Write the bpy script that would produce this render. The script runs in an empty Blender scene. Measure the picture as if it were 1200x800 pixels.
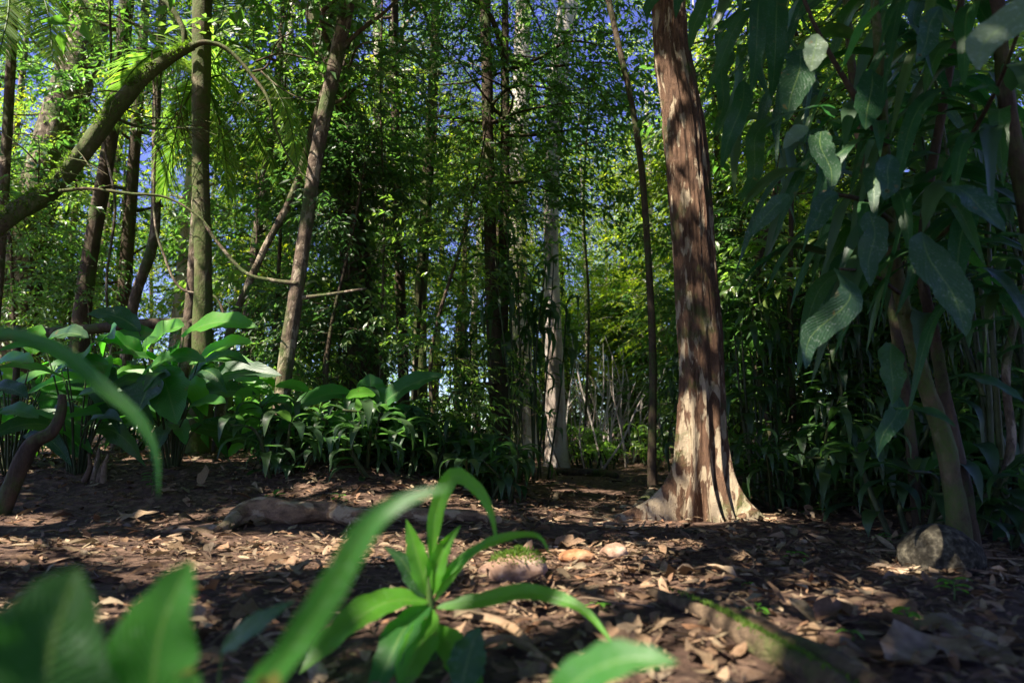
import bpy, math
import numpy as np
from mathutils import Vector

rng = np.random.default_rng(7)
sc = bpy.context.scene
COL = sc.collection
PI = math.pi

# ------------------------------------------------------------------ camera geometry
F = 750.0                       # focal length in photo pixels (1200 px wide photo)
PITCH = math.radians(8.3)
CAMZ = 0.5

def P(px, py, d):
    """point seen at photo pixel (px,py) whose world Y is d"""
    x = (px - 600.0) / F; y = (400.0 - py) / F
    wy = math.cos(PITCH) - y * math.sin(PITCH)
    wz = math.sin(PITCH) + y * math.cos(PITCH)
    s = d / wy
    return np.array([x * s, d, CAMZ + wz * s])

def fwd_depth(p):
    return p[1] * math.cos(PITCH) + (p[2] - CAMZ) * math.sin(PITCH)

def W(pxw, p):
    return pxw / F * fwd_depth(p)

# sun direction (towards the sun): behind the camera on the left, high
SUN_AZ = np.array([-0.56, -0.42]); SUN_AZ /= np.linalg.norm(SUN_AZ)
SUN_EL = math.radians(54)
SUN = np.array([SUN_AZ[0] * math.cos(SUN_EL), SUN_AZ[1] * math.cos(SUN_EL), math.sin(SUN_EL)])

# ------------------------------------------------------------------ noise
def _hash(ix, iy, iz):
    n = (ix * 374761393 + iy * 668265263 + iz * 1274126177) & 0xFFFFFFFF
    n = ((n ^ (n >> 13)) * 1103515245) & 0xFFFFFFFF
    n = (n ^ (n >> 16)) & 0xFFFF
    return n / 65535.0

def noise3(x, y, z):
    x = np.asarray(x, float); y = np.asarray(y, float); z = np.asarray(z, float)
    x, y, z = np.broadcast_arrays(x, y, z)
    ix = np.floor(x).astype(np.int64); iy = np.floor(y).astype(np.int64); iz = np.floor(z).astype(np.int64)
    fx = x - ix; fy = y - iy; fz = z - iz
    fx = fx * fx * (3 - 2 * fx); fy = fy * fy * (3 - 2 * fy); fz = fz * fz * (3 - 2 * fz)
    r = 0
    for dx in (0, 1):
        for dy in (0, 1):
            for dz in (0, 1):
                w = (fx if dx else 1 - fx) * (fy if dy else 1 - fy) * (fz if dz else 1 - fz)
                r = r + w * _hash(ix + dx, iy + dy, iz + dz)
    return r

def fbm(x, y, z, o=3):
    a = 0.5; r = 0; s = 1.0
    for _ in range(o):
        r = r + a * noise3(np.asarray(x) * s, np.asarray(y) * s, np.asarray(z) * s); s *= 2.03; a *= 0.5
    return r

def sstep(a, b, x):
    t = np.clip((np.asarray(x, float) - a) / (b - a), 0, 1)
    return t * t * (3 - 2 * t)

def H(x, y):
    """ground height"""
    x = np.asarray(x, float); y = np.asarray(y, float)
    left = sstep(3.7, 5.4, y) * sstep(0.15, -1.3, x) * 0.31
    right = sstep(4.5, 8.0, y) * sstep(1.9, 3.4, x) * 0.18
    pathd = np.abs(x - (0.25 + 0.12 * y))
    dip = -0.05 * np.exp(-(pathd / 0.7) ** 2) * sstep(3, 5, y)
    far = 0.012 * np.clip(y - 9, 0, 60) + 0.004 * np.clip(np.abs(x) - 6, 0, 60)
    n = (fbm(x * 0.7, y * 0.7, 3.3) - 0.45) * 0.10 + (fbm(x * 3.1, y * 3.1, 8.1) - 0.45) * 0.05
    return left + right + dip + far + n

def G(px, py):
    """ground point seen at photo pixel"""
    lo, hi = 0.3, 60.0
    for d in np.linspace(0.4, 40, 1200):
        p = P(px, py, d)
        if p[2] <= H(p[0], p[1]):
            p[2] = float(H(p[0], p[1])); return p
    p = P(px, py, 20); p[2] = float(H(p[0], p[1])); return p

# ------------------------------------------------------------------ mesh builder
class MB:
    def __init__(s):
        s.v = []; s.t = []; s.q = []; s.uv = []; s.n = 0; s.tm = []; s.qm = []
    def add(s, v, tris=None, quads=None, uv=None, mi=0):
        v = np.asarray(v, np.float32).reshape(-1, 3)
        if tris is not None and len(tris): s.t.append(np.asarray(tris, np.int64).reshape(-1, 3) + s.n); s.tm.append(np.full(len(s.t[-1]), mi, np.int32))
        if quads is not None and len(quads): s.q.append(np.asarray(quads, np.int64).reshape(-1, 4) + s.n); s.qm.append(np.full(len(s.q[-1]), mi, np.int32))
        s.uv.append(np.zeros((len(v), 2), np.float32) if uv is None else np.asarray(uv, np.float32))
        s.v.append(v); s.n += len(v)
    def mesh(s, name, mat, base=(0, 0, 0), smooth=True):
        v = np.concatenate(s.v) - np.asarray(base, np.float32)
        uv = np.concatenate(s.uv)
        t = np.concatenate(s.t) if s.t else np.zeros((0, 3), np.int64)
        q = np.concatenate(s.q) if s.q else np.zeros((0, 4), np.int64)
        loops = np.concatenate([t.ravel(), q.ravel()]).astype(np.int32)
        tot = np.concatenate([np.full(len(t), 3), np.full(len(q), 4)]).astype(np.int32)
        start = np.concatenate([[0], np.cumsum(tot)[:-1]]).astype(np.int32)
        m = bpy.data.meshes.new(name)
        m.vertices.add(len(v)); m.vertices.foreach_set('co', v.astype(np.float32).ravel())
        m.loops.add(len(loops)); m.loops.foreach_set('vertex_index', loops)
        m.polygons.add(len(tot)); m.polygons.foreach_set('loop_start', start); m.polygons.foreach_set('loop_total', tot)
        m.polygons.foreach_set('use_smooth', np.full(len(tot), smooth))
        ul = m.uv_layers.new(name='UVMap'); ul.data.foreach_set('uv', uv[loops].ravel())
        for mt in (mat if isinstance(mat, (list, tuple)) else [mat]): m.materials.append(mt)
        if len(m.materials) > 1: m.polygons.foreach_set('material_index', np.concatenate(s.tm + s.qm))
        m.update(calc_edges=True); m.validate()
        return m

def obj(name, mesh, parent=None):
    o = bpy.data.objects.new(name, mesh); COL.objects.link(o)
    if parent is not None: o.parent = parent
    return o

def tag(o, label=None, cat=None, group=None, kind=None):
    if label: o['label'] = label
    if cat: o['category'] = cat
    if group: o['group'] = group
    if kind: o['kind'] = kind
    return o

def thing(name, label, cat, base, group=None):
    o = bpy.data.objects.new(name, None); COL.objects.link(o)
    o.empty_display_size = 0.1
    o.location = tuple(float(a) for a in base)
    return tag(o, label, cat, group)

def dup(root, loc, rz=0.0, sc_=1.0, label=None, tilt=(0, 0)):
    r = root.copy(); COL.objects.link(r)
    r.location = tuple(float(a) for a in loc); r.rotation_euler = (tilt[0], tilt[1], rz); r.scale = (sc_,) * 3
    if label: r['label'] = label
    for ch in list(root.children):
        c = ch.copy(); COL.objects.link(c); c.parent = r
        for g in ch.children:
            d = g.copy(); COL.objects.link(d); d.parent = c
    return r

# ------------------------------------------------------------------ curves, tubes
def spline(pts, n):
    pts = np.asarray(pts, float)
    k = len(pts)
    if k == 2:
        t = np.linspace(0, 1, n)[:, None]
        return pts[0] * (1 - t) + pts[1] * t
    d = np.r_[0, np.cumsum(np.sqrt(np.linalg.norm(np.diff(pts[:, :3], axis=0), axis=1)) + 1e-6)]
    ext = np.vstack([2 * pts[0] - pts[1], pts, 2 * pts[-1] - pts[-2]])
    tt = np.linspace(0, d[-1], n)
    out = np.zeros((n, pts.shape[1]))
    seg = np.clip(np.searchsorted(d, tt, side='right') - 1, 0, k - 2)
    u = ((tt - d[seg]) / (d[seg + 1] - d[seg]))[:, None]
    p0, p1, p2, p3 = ext[seg], ext[seg + 1], ext[seg + 2], ext[seg + 3]
    return 0.5 * ((2 * p1) + (-p0 + p2) * u + (2 * p0 - 5 * p1 + 4 * p2 - p3) * u ** 2 + (-p0 + 3 * p1 - 3 * p2 + p3) * u ** 3)

def frames(path):
    t = np.gradient(path, axis=0); t /= np.linalg.norm(t, axis=1)[:, None] + 1e-9
    a = np.array([1.0, 0, 0]) if abs(t[0][0]) < 0.8 else np.array([0, 1.0, 0])
    us = []
    for i in range(len(path)):
        a = a - t[i] * np.dot(a, t[i]); a /= np.linalg.norm(a) + 1e-9
        us.append(a.copy())
    u = np.array(us); v = np.cross(t, u)
    return t, u, v

def tube(mb, pts, rad, n=None, sides=10, rough=0.0, seed=0.0, cap=True):
    """tapering tube through pts (k,3) with radii (k,)"""
    pts = np.asarray(pts, float); rad = np.asarray(rad, float)
    if n is None: n = max(4, len(pts) * 6)
    pr = spline(np.c_[pts, rad], n)
    path, r = pr[:, :3], np.maximum(pr[:, 3], 0.0008)
    t, u, v = frames(path)
    a = np.linspace(0, 2 * PI, sides, endpoint=False)
    rr = np.repeat(r[:, None], sides, 1)
    ring = np.cos(a)[None, :, None] * u[:, None, :] + np.sin(a)[None, :, None] * v[:, None, :]
    if rough > 0:
        L = np.r_[0, np.cumsum(np.linalg.norm(np.diff(path, axis=0), axis=1))]
        rm = float(np.mean(r)) + 1e-6
        nz = fbm(ring[..., 0] * 1.7 + seed, ring[..., 1] * 1.7 + L[:, None] / rm * 0.22, ring[..., 2] * 1.7 + seed * 2.3, 3) - 0.45
        rr = rr * (1 + rough * 2 * nz)
    V = path[:, None, :] + ring * rr[..., None]
    i = np.arange(n - 1)[:, None] * sides; j = np.arange(sides)[None, :]; j2 = (j + 1) % sides
    q = np.stack([i + j, i + j2, i + sides + j2, i + sides + j], -1).reshape(-1, 4)
    uv = np.stack([np.repeat((a / (2 * PI))[None], n, 0), np.repeat(np.linspace(0, 1, n)[:, None], sides, 1)], -1).reshape(-1, 2)
    V = V.reshape(-1, 3)
    if cap:
        V = np.vstack([V, path[:1], path[-1:]]); uv = np.vstack([uv, [[.5, 0], [.5, 1]]])
        b, e = len(V) - 2, len(V) - 1
        jj = np.arange(sides); jn = (jj + 1) % sides
        tr = np.vstack([np.stack([np.full(sides, b), jn, jj], -1), np.stack([np.full(sides, e), (n - 1) * sides + jj, (n - 1) * sides + jn], -1)])
        mb.add(V, tr, q, uv)
    else:
        mb.add(V, None, q, uv)

# ------------------------------------------------------------------ leaves
# small leaf templates: length 1 along +Y, normal +Z
LEAF4 = (np.array([[0, 0, 0], [-.5, .45, .10], [0, 1, -.10], [.5, .45, .10], [0, .5, 0]]),
         np.array([[0, 4, 1], [4, 2, 1], [0, 3, 4], [4, 3, 2]]), np.zeros((0, 4), int))
LEAF8 = (np.array([[0, 0, 0], [-.40, .28, .07], [0, .30, .0], [.40, .28, .07], [-.42, .62, .04], [0, .64, -.03], [.42, .62, .04], [0, 1, -.16]]),
         np.array([[0, 2, 1], [0, 3, 2], [4, 5, 7], [5, 6, 7]]), np.array([[1, 2, 5, 4], [2, 3, 6, 5]]))

def add_leaves(mb, tmpl, T, Yd, Zd, L, Wd, mi=0):
    """many leaves: origins T, length dirs Yd, normals Zd, lengths, widths"""
    T = np.asarray(T, float)
    if len(T) == 0: return
    Yd = Yd / (np.linalg.norm(Yd, axis=1)[:, None] + 1e-9)
    Xd = np.cross(Yd, Zd); Xd /= np.linalg.norm(Xd, axis=1)[:, None] + 1e-9
    Zn = np.cross(Xd, Yd)
    v, t, q = tmpl
    L = np.asarray(L)[:, None, None]; Wd = np.asarray(Wd)[:, None, None]
    V = T[:, None, :] + v[None, :, 0, None] * Wd * Xd[:, None, :] + v[None, :, 1, None] * L * Yd[:, None, :] + v[None, :, 2, None] * L * Zn[:, None, :]
    m = len(T); k = len(v); off = (np.arange(m) * k)[:, None, None]
    uv = np.tile(np.stack([v[:, 0] + .5, v[:, 1]], -1), (m, 1))
    mb.add(V.reshape(-1, 3), (t[None] + off).reshape(-1, 3) if len(t) else None, (q[None] + off).reshape(-1, 4) if len(q) else None, uv, mi)

def rot_axis(v, ax, ang):
    ax = ax / (np.linalg.norm(ax, axis=-1, keepdims=True) + 1e-9)
    c = np.cos(ang)[..., None]; s = np.sin(ang)[..., None]
    return v * c + np.cross(ax, v) * s + ax * (ax * v).sum(-1, keepdims=True) * (1 - c)

def sprays(centers, dirs, r, n=12, L=0.55, leaf=0.10, aspect=0.36, droop=0.5, jitter=0.5, keep=None):
    """leafy twigs: returns leaf arrays (T, Yd, Zd, len, width). dirs = twig direction"""
    C = np.asarray(centers, float); D = np.asarray(dirs, float)
    m = len(C)
    D = D / (np.linalg.norm(D, axis=1)[:, None] + 1e-9)
    up = np.array([0, 0, 1.0])
    S = np.cross(D, up); S /= np.linalg.norm(S, axis=1)[:, None] + 1e-9
    U = np.cross(S, D)
    roll = r.normal(0, 0.35, m)
    S2 = S * np.cos(roll)[:, None] + U * np.sin(roll)[:, None]
    U = np.cross(S2, D); S = S2
    k = np.arange(n)
    t = (k + 0.7) / n
    ls = L * r.uniform(.65, 1.25, m)
    side = np.where(k % 2 == 0, 1.0, -1.0)
    sprays.last = (C, D, U, ls, droop)
    pos = C[:, None, :] + D[:, None, :] * (t[None, :, None] * ls[:, None, None]) - np.array([0, 0, 1.0]) * (droop * 0.5 * (t[None, :, None] ** 2) * ls[:, None, None])
    ang = r.normal(0.95, 0.25, (m, n)) * (1 - 0.55 * t[None] ** 3)
    ang[:, -1] *= 0.2
    Yd = D[:, None, :] * np.cos(ang)[..., None] + S[:, None, :] * (np.sin(ang) * side[None])[..., None]
    Yd = Yd - np.array([0, 0, 1.0]) * (r.uniform(0.0, 1.0, (m, n)) * droop + t[None] * droop * .5)[..., None] + r.normal(0, .12 * jitter * 2, (m, n, 3))
    Zd = U[:, None, :] + r.normal(0, jitter, (m, n, 3))
    ln = leaf * r.uniform(.6, 1.2, (m, n)) * r.uniform(.8, 1.2, (m, 1)) * (1 - 0.25 * np.abs(t[None] - .5) * 2)
    sel = r.uniform(0, 1, (m, n)) < 0.9
    f = sel.ravel()
    return pos.reshape(-1, 3)[f], Yd.reshape(-1, 3)[f], Zd.reshape(-1, 3)[f], ln.ravel()[f], (ln * aspect * r.uniform(.8, 1.2, (m, n))).ravel()[f]

SPOTS = []      # sunlit patches: (point, radius) - gaps in the canopy along the sun's ray

def carve(T, pad=0.06):
    keep = np.ones(len(T), bool)
    e1 = np.cross(SUN, [0, 0, 1.0]); e1 /= np.linalg.norm(e1); e2 = np.cross(SUN, e1)
    nz = noise3((T @ e1) * 3.6, (T @ e2) * 3.6, 1.5)
    for p, rad in SPOTS:
        d = T - p
        al = d @ SUN
        perp = np.linalg.norm(d - al[:, None] * SUN, axis=1)
        keep &= ~(((perp < rad * 1.5 + pad) & (nz > .5) | (perp < rad * .55 + pad)) & (al > 0.6))
    return keep

def big_leaf(mb, spine, wpx, nseg=14, nx=5, up=None, fold=0.25, wave=0.0, shape='broad', thick=False, seed=0, base_frac=0.06):
    """a large leaf along a 3D spine; wpx = full width in metres at the widest place"""
    S = spline(np.asarray(spine, float), nseg + 1)
    t = np.gradient(S, axis=0); t /= np.linalg.norm(t, axis=1)[:, None] + 1e-9
    if up is None: up = np.array([0, -0.45, 1.0])
    up = np.asarray(up, float)
    s = np.cross(t, up); s /= np.linalg.norm(s, axis=1)[:, None] + 1e-9
    nrm = np.cross(s, t)
    x = np.linspace(0, 1, nseg + 1)
    if shape == 'broad': w = np.sin(PI * np.clip(x, 0, 1) ** 0.85) ** 0.75
    elif shape == 'strap': w = np.clip(x / 0.16, 0, 1) ** 0.6 * np.clip((1 - x) / 0.45, 0, 1) ** 0.75
    elif shape == 'lance': w = np.sin(PI * x ** 0.7) ** 0.95
    else: w = np.sin(PI * x ** 1.15) ** 0.7
    w = np.maximum(w, 0.02); w[0] = max(w[0], base_frac)
    r = np.random.default_rng(abs(int(seed)) + 11)
    ph = r.uniform(0, 6, 4)
    u = np.linspace(-1, 1, nx)
    half = wpx * 0.5 * w
    edge = 1 + 0.06 * np.sin(x * 23 + ph[0]) + 0.05 * np.sin(x * 41 + ph[1])
    V = S[:, None, :] + s[:, None, :] * (u[None, :, None] * (half * edge)[:, None, None])
    lift = fold * np.abs(u)[None, :] * half[:, None] + wave * half[:, None] * (np.abs(u)[None, :] ** 1.5) * np.sin(x[:, None] * 17 + ph[2] + (u[None, :] > 0) * 1.7)
    V = V + nrm[:, None, :] * lift[..., None]
    n1 = nx
    i = np.arange(nseg)[:, None] * n1; j = np.arange(n1 - 1)[None]
    q = np.stack([i + j, i + j + 1, i + n1 + j + 1, i + n1 + j], -1).reshape(-1, 4)
    uv = np.stack(np.broadcast_arrays((u[None] + 1) / 2, x[:, None]), -1).reshape(-1, 2)
    mb.add(V.reshape(-1, 3), None, q, uv)

# ------------------------------------------------------------------ materials
def new_mat(name):
    m = bpy.data.materials.new(name); m.use_nodes = True
    nt = m.node_tree; nt.nodes.clear()
    out = nt.nodes.new('ShaderNodeOutputMaterial')
    return m, nt, out

def N(nt, typ, ins=None, **props):
    n = nt.nodes.new(typ)
    for k, v in props.items(): setattr(n, k, v)
    if ins:
        for k, v in ins.items():
            if isinstance(v, bpy.types.NodeSocket): nt.links.new(v, n.inputs[k])
            else: n.inputs[k].default_value = v
    return n

def ramp(nt, fac, stops, interp='LINEAR'):
    n = nt.nodes.new('ShaderNodeValToRGB'); n.color_ramp.interpolation = interp
    el = n.color_ramp.elements
    while len(el) < len(stops): el.new(0.5)
    for e, (p, c) in zip(el, stops):
        e.position = p; e.color = (*c, 1) if len(c) == 3 else c
    nt.links.new(fac, n.inputs['Fac'])
    return n.outputs['Color']

def math_(nt, op, a, b=None, c=None):
    n = nt.nodes.new('ShaderNodeMath'); n.operation = op
    for i, v in enumerate((a, b, c)):
        if v is None: continue
        if isinstance(v, bpy.types.NodeSocket): nt.links.new(v, n.inputs[i])
        else: n.inputs[i].default_value = v
    return n.outputs[0]

def mixc(nt, fac, a, b, mode='MIX'):
    n = nt.nodes.new('ShaderNodeMix'); n.data_type = 'RGBA'; n.blend_type = mode
    def put(s, v):
        if isinstance(v, bpy.types.NodeSocket): nt.links.new(v, s)
        elif isinstance(v, (tuple, list)): s.default_value = (*v, 1) if len(v) == 3 else v
        else: s.default_value = v
    put(n.inputs['Factor'], fac); put(n.inputs['A'], a); put(n.inputs['B'], b)
    return n.outputs['Result']

def leaf_mat(name, cols, trans, tfac=0.45, rough=0.42, spec=0.5, veins=0, specks=0.0, yellow=0.0):
    m, nt, out = new_mat(name)
    geo = N(nt, 'ShaderNodeNewGeometry')
    oi = N(nt, 'ShaderNodeObjectInfo')
    rnd = math_(nt, 'FRACT', math_(nt, 'ADD', geo.outputs['Random Per Island'], math_(nt, 'MULTIPLY', oi.outputs['Random'], 0.37)))
    k = len(cols)
    col = ramp(nt, rnd, [(i / (k - 1), c) for i, c in enumerate(cols)])
    tcol = ramp(nt, rnd, [(i / (k - 1), tuple(min(1, a * b * 5.2) for a, b in zip(c, trans))) for i, c in enumerate(cols)])
    tc = N(nt, 'ShaderNodeTexCoord')
    normal = None
    rough_s = rough
    if veins:
        uv = N(nt, 'ShaderNodeSeparateXYZ', {0: tc.outputs['UV']})
        au = math_(nt, 'ABSOLUTE', math_(nt, 'SUBTRACT', uv.outputs[0], 0.5))
        nz0 = N(nt, 'ShaderNodeTexNoise', {'Vector': tc.outputs['Object'], 'Scale': 9.0, 'Detail': 3.0})
        vl = math_(nt, 'SINE', math_(nt, 'MULTIPLY', math_(nt, 'SUBTRACT', math_(nt, 'ADD', uv.outputs[1], math_(nt, 'MULTIPLY', nz0.outputs['Fac'], 0.04)), math_(nt, 'MULTIPLY', au, 0.55)), veins * 6.283))
        vl = math_(nt, 'MULTIPLY_ADD', vl, 0.5, 0.5)
        mid = N(nt, 'ShaderNodeMapRange', {'Value': au, 'From Min': 0.0, 'From Max': 0.035, 'To Min': 1.0, 'To Max': 0.0}).outputs[0]
        col = mixc(nt, math_(nt, 'MULTIPLY', vl, 0.13), col, mixc(nt, 1.0, col, (0.55, 0.6, 0.5), 'MULTIPLY'))
        col = mixc(nt, math_(nt, 'MULTIPLY', mid, 0.55), col, (0.16, 0.24, 0.07))
        blot = N(nt, 'ShaderNodeTexNoise', {'Vector': tc.outputs['Object'], 'Scale': 14.0, 'Detail': 5.0, 'Roughness': .65})
        col = mixc(nt, math_(nt, 'MULTIPLY', ramp(nt, blot.outputs['Fac'], [(0.45, (0, 0, 0)), (0.75, (1, 1, 1))]), 0.4), col, mixc(nt, 1.0, col, (1.7, 1.45, 0.9), 'MULTIPLY'))
        bump = N(nt, 'ShaderNodeBump', {'Height': math_(nt, 'ADD', vl, math_(nt, 'MULTIPLY', blot.outputs['Fac'], 0.8)), 'Strength': 0.22, 'Distance': 0.003})
        normal = bump.outputs[0]
    if specks > 0:
        sp = N(nt, 'ShaderNodeTexNoise', {'Vector': tc.outputs['Object'], 'Scale': 130.0, 'Detail': 3.0, 'Roughness': .6})
        sp2 = N(nt, 'ShaderNodeTexNoise', {'Vector': tc.outputs['Object'], 'Scale': 28.0, 'Detail': 4.0})
        f = math_(nt, 'MULTIPLY', ramp(nt, sp.outputs['Fac'], [(0.52, (0, 0, 0)), (0.68, (1, 1, 1))]), ramp(nt, sp2.outputs['Fac'], [(0.38, (.15, .15, .15)), (0.62, (1, 1, 1))]))
        col = mixc(nt, math_(nt, 'MULTIPLY', f, specks), col, (0.30, 0.36, 0.30))
        # brown wear near tips and along some edges
        w_ = N(nt, 'ShaderNodeTexNoise', {'Vector': tc.outputs['Object'], 'Scale': 6.0, 'Detail': 5.0, 'Roughness': .7})
        col = mixc(nt, math_(nt, 'MULTIPLY', ramp(nt, w_.outputs['Fac'], [(0.63, (0, 0, 0)), (0.70, (1, 1, 1))]), 0.6), col, (0.13, 0.085, 0.03))
    hole = None
    if veins:
        hn = N(nt, 'ShaderNodeTexNoise', {'Vector': tc.outputs['Object'], 'Scale': 20.0, 'Detail': 2.0, 'Roughness': .5})
        col = mixc(nt, math_(nt, 'MULTIPLY', ramp(nt, hn.outputs['Fac'], [(0.70, (0, 0, 0)), (0.73, (1, 1, 1))]), .8), col, (0.14, 0.09, 0.03))
        hole = ramp(nt, hn.outputs['Fac'], [(0.75, (0, 0, 0)), (0.755, (1, 1, 1))])
    bs = N(nt, 'ShaderNodeBsdfPrincipled', {'Base Color': col, 'Roughness': rough_s, 'Specular IOR Level': spec})
    tr = N(nt, 'ShaderNodeBsdfTranslucent', {'Color': tcol})
    if normal is not None:
        nt.links.new(normal, bs.inputs['Normal']); nt.links.new(normal, tr.inputs['Normal'])
    mx = N(nt, 'ShaderNodeMixShader', {0: tfac, 1: bs.outputs[0], 2: tr.outputs[0]})
    if hole is not None:
        tp = N(nt, 'ShaderNodeBsdfTransparent')
        mx = N(nt, 'ShaderNodeMixShader', {0: hole, 1: mx.outputs[0], 2: tp.outputs[0]})
    nt.links.new(mx.outputs[0], out.inputs[0])
    return m

def bark_mat(name, dark, mid, pale, patch=0.5, stretch=(1, 1, 0.22), scale=14.0, moss=0.0, bump=0.6, mosscol=(0.05, 0.085, 0.015), psoft=0.05, rings=0.0, lowpale=0.0):
    m, nt, out = new_mat(name)
    tc = N(nt, 'ShaderNodeTexCoord')
    mp = N(nt, 'ShaderNodeMapping', {'Vector': tc.outputs['Object'], 'Scale': stretch})
    n1 = N(nt, 'ShaderNodeTexNoise', {'Vector': mp.outputs[0], 'Scale': scale, 'Detail': 8.0, 'Roughness': .65})
    n2 = N(nt, 'ShaderNodeTexNoise', {'Vector': mp.outputs[0], 'Scale': scale * 0.42, 'Detail': 6.0, 'Roughness': .55, 'Distortion': .4})
    n3 = N(nt, 'ShaderNodeTexNoise', {'Vector': tc.outputs['Object'], 'Scale': scale * 3.0, 'Detail': 6.0, 'Roughness': .7})
    n4 = N(nt, 'ShaderNodeTexNoise', {'Vector': tc.outputs['Object'], 'Scale': 4.0, 'Detail': 5.0, 'Roughness': .6})
    c = ramp(nt, n1.outputs['Fac'], [(0.30, dark), (0.62, mid)])
    pfac = n2.outputs['Fac']
    if lowpale:
        sz = N(nt, 'ShaderNodeSeparateXYZ', {0: tc.outputs['Object']})
        pfac = math_(nt, 'ADD', pfac, N(nt, 'ShaderNodeMapRange', {'Value': sz.outputs[2], 'From Min': 0.1, 'From Max': 1.6, 'To Min': lowpale, 'To Max': 0.012}).outputs[0])
    pf = ramp(nt, pfac, [(patch, (0, 0, 0)), (patch + psoft, (1, 1, 1))])
    palev = mixc(nt, n3.outputs['Fac'], pale, tuple(a * 0.62 for a in pale))
    c = mixc(nt, pf, c, palev)
    c = mixc(nt, math_(nt, 'MULTIPLY', ramp(nt, n3.outputs['Fac'], [(0.35, (1, 1, 1)), (0.55, (0, 0, 0))]), 0.45), c, mixc(nt, 1.0, c, (0.45, 0.4, 0.36), 'MULTIPLY'))
    if moss > 0:
        mf = ramp(nt, n4.outputs['Fac'], [(0.62 - moss * 0.35, (0, 0, 0)), (0.74 - moss * 0.3, (1, 1, 1))])
        mf = math_(nt, 'MULTIPLY', mf, ramp(nt, n3.outputs['Fac'], [(0.35, (.3, .3, .3)), (0.55, (1, 1, 1))]))
        c = mixc(nt, mf, c, mosscol)
    hgt = math_(nt, 'ADD', math_(nt, 'MULTIPLY', n1.outputs['Fac'], 1.0), math_(nt, 'ADD', math_(nt, 'MULTIPLY', n3.outputs['Fac'], .4), math_(nt, 'MULTIPLY', pf, -0.18)))
    if rings:
        sx = N(nt, 'ShaderNodeSeparateXYZ', {0: tc.outputs['Object']})
        rg = math_(nt, 'SINE', math_(nt, 'ADD', math_(nt, 'MULTIPLY', sx.outputs[2], rings), math_(nt, 'MULTIPLY', n4.outputs['Fac'], 5.0)))
        hgt = math_(nt, 'ADD', hgt, math_(nt, 'MULTIPLY', rg, 0.12))
    b = N(nt, 'ShaderNodeBump', {'Height': hgt, 'Strength': bump, 'Distance': 0.02})
    bs = N(nt, 'ShaderNodeBsdfPrincipled', {'Base Color': c, 'Roughness': 0.85, 'Specular IOR Level': 0.25, 'Normal': b.outputs[0]})
    nt.links.new(bs.outputs[0], out.inputs[0])
    return m

def simple_mat(name, cols, rough=0.7, spec=0.3, noise=20.0, bump=0.3, trans=0.0, island=True):
    m, nt, out = new_mat(name)
    tc = N(nt, 'ShaderNodeTexCoord'); geo = N(nt, 'ShaderNodeNewGeometry'); oi = N(nt, 'ShaderNodeObjectInfo')
    nz = N(nt, 'ShaderNodeTexNoise', {'Vector': tc.outputs['Object'], 'Scale': noise, 'Detail': 6.0, 'Roughness': .65})
    if island: fac = math_(nt, 'FRACT', math_(nt, 'ADD', geo.outputs['Random Per Island'], oi.outputs['Random']))
    else: fac = nz.outputs['Fac']
    k = len(cols)
    c = ramp(nt, fac, [(i / (k - 1), a) for i, a in enumerate(cols)]) if island else ramp(nt, fac, [(0.3 + 0.4 * i / (k - 1), a) for i, a in enumerate(cols)])
    c = mixc(nt, ramp(nt, nz.outputs['Fac'], [(0.35, (0, 0, 0)), (0.7, (1, 1, 1))]), mixc(nt, 1.0, c, (.55, .5, .45), 'MULTIPLY'), c)
    b = N(nt, 'ShaderNodeBump', {'Height': nz.outputs['Fac'], 'Strength': bump, 'Distance': 0.01})
    bs = N(nt, 'ShaderNodeBsdfPrincipled', {'Base Color': c, 'Roughness': rough, 'Specular IOR Level': spec, 'Normal': b.outputs[0]})
    sh = bs.outputs[0]
    if trans > 0:
        tr = N(nt, 'ShaderNodeBsdfTranslucent', {'Color': c})
        sh = N(nt, 'ShaderNodeMixShader', {0: trans, 1: sh, 2: tr.outputs[0]}).outputs[0]
    nt.links.new(sh, out.inputs[0])
    return m

def soil_mat():
    m, nt, out = new_mat('soil')
    tc = N(nt, 'ShaderNodeTexCoord')
    n1 = N(nt, 'ShaderNodeTexNoise', {'Vector': tc.outputs['Object'], 'Scale': 2.2, 'Detail': 8.0, 'Roughness': .7})
    n2 = N(nt, 'ShaderNodeTexNoise', {'Vector': tc.outputs['Object'], 'Scale': 30.0, 'Detail': 8.0, 'Roughness': .75})
    vo = N(nt, 'ShaderNodeTexVoronoi', {'Vector': tc.outputs['Object'], 'Scale': 22.0, 'Randomness': 1.0})
    vc = N(nt, 'ShaderNodeSeparateXYZ', {0: vo.outputs['Color']})
    c = ramp(nt, n1.outputs['Fac'], [(0.3, (0.065, 0.038, 0.027)), (0.55, (0.125, 0.073, 0.050)), (0.75, (0.20, 0.125, 0.088))])
    c2 = ramp(nt, vc.outputs[0], [(0.0, (0.045, 0.028, 0.02)), (0.6, (0.13, 0.08, 0.054)), (0.9, (0.26, 0.17, 0.115))])
    c = mixc(nt, 0.5, c, c2)
    c = mixc(nt, ramp(nt, n2.outputs['Fac'], [(0.35, (1, 1, 1)), (0.6, (0, 0, 0))]), c, mixc(nt, 1.0, c, (.4, .38, .36), 'MULTIPLY'))
    h = math_(nt, 'ADD', n2.outputs['Fac'], math_(nt, 'MULTIPLY', vo.outputs['Distance'], 0.7))
    b = N(nt, 'ShaderNodeBump', {'Height': h, 'Strength': 0.9, 'Distance': 0.03})
    bs = N(nt, 'ShaderNodeBsdfPrincipled', {'Base Color': c, 'Roughness': 0.9, 'Specular IOR Level': 0.2, 'Normal': b.outputs[0]})
    nt.links.new(bs.outputs[0], out.inputs[0])
    return m

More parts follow.
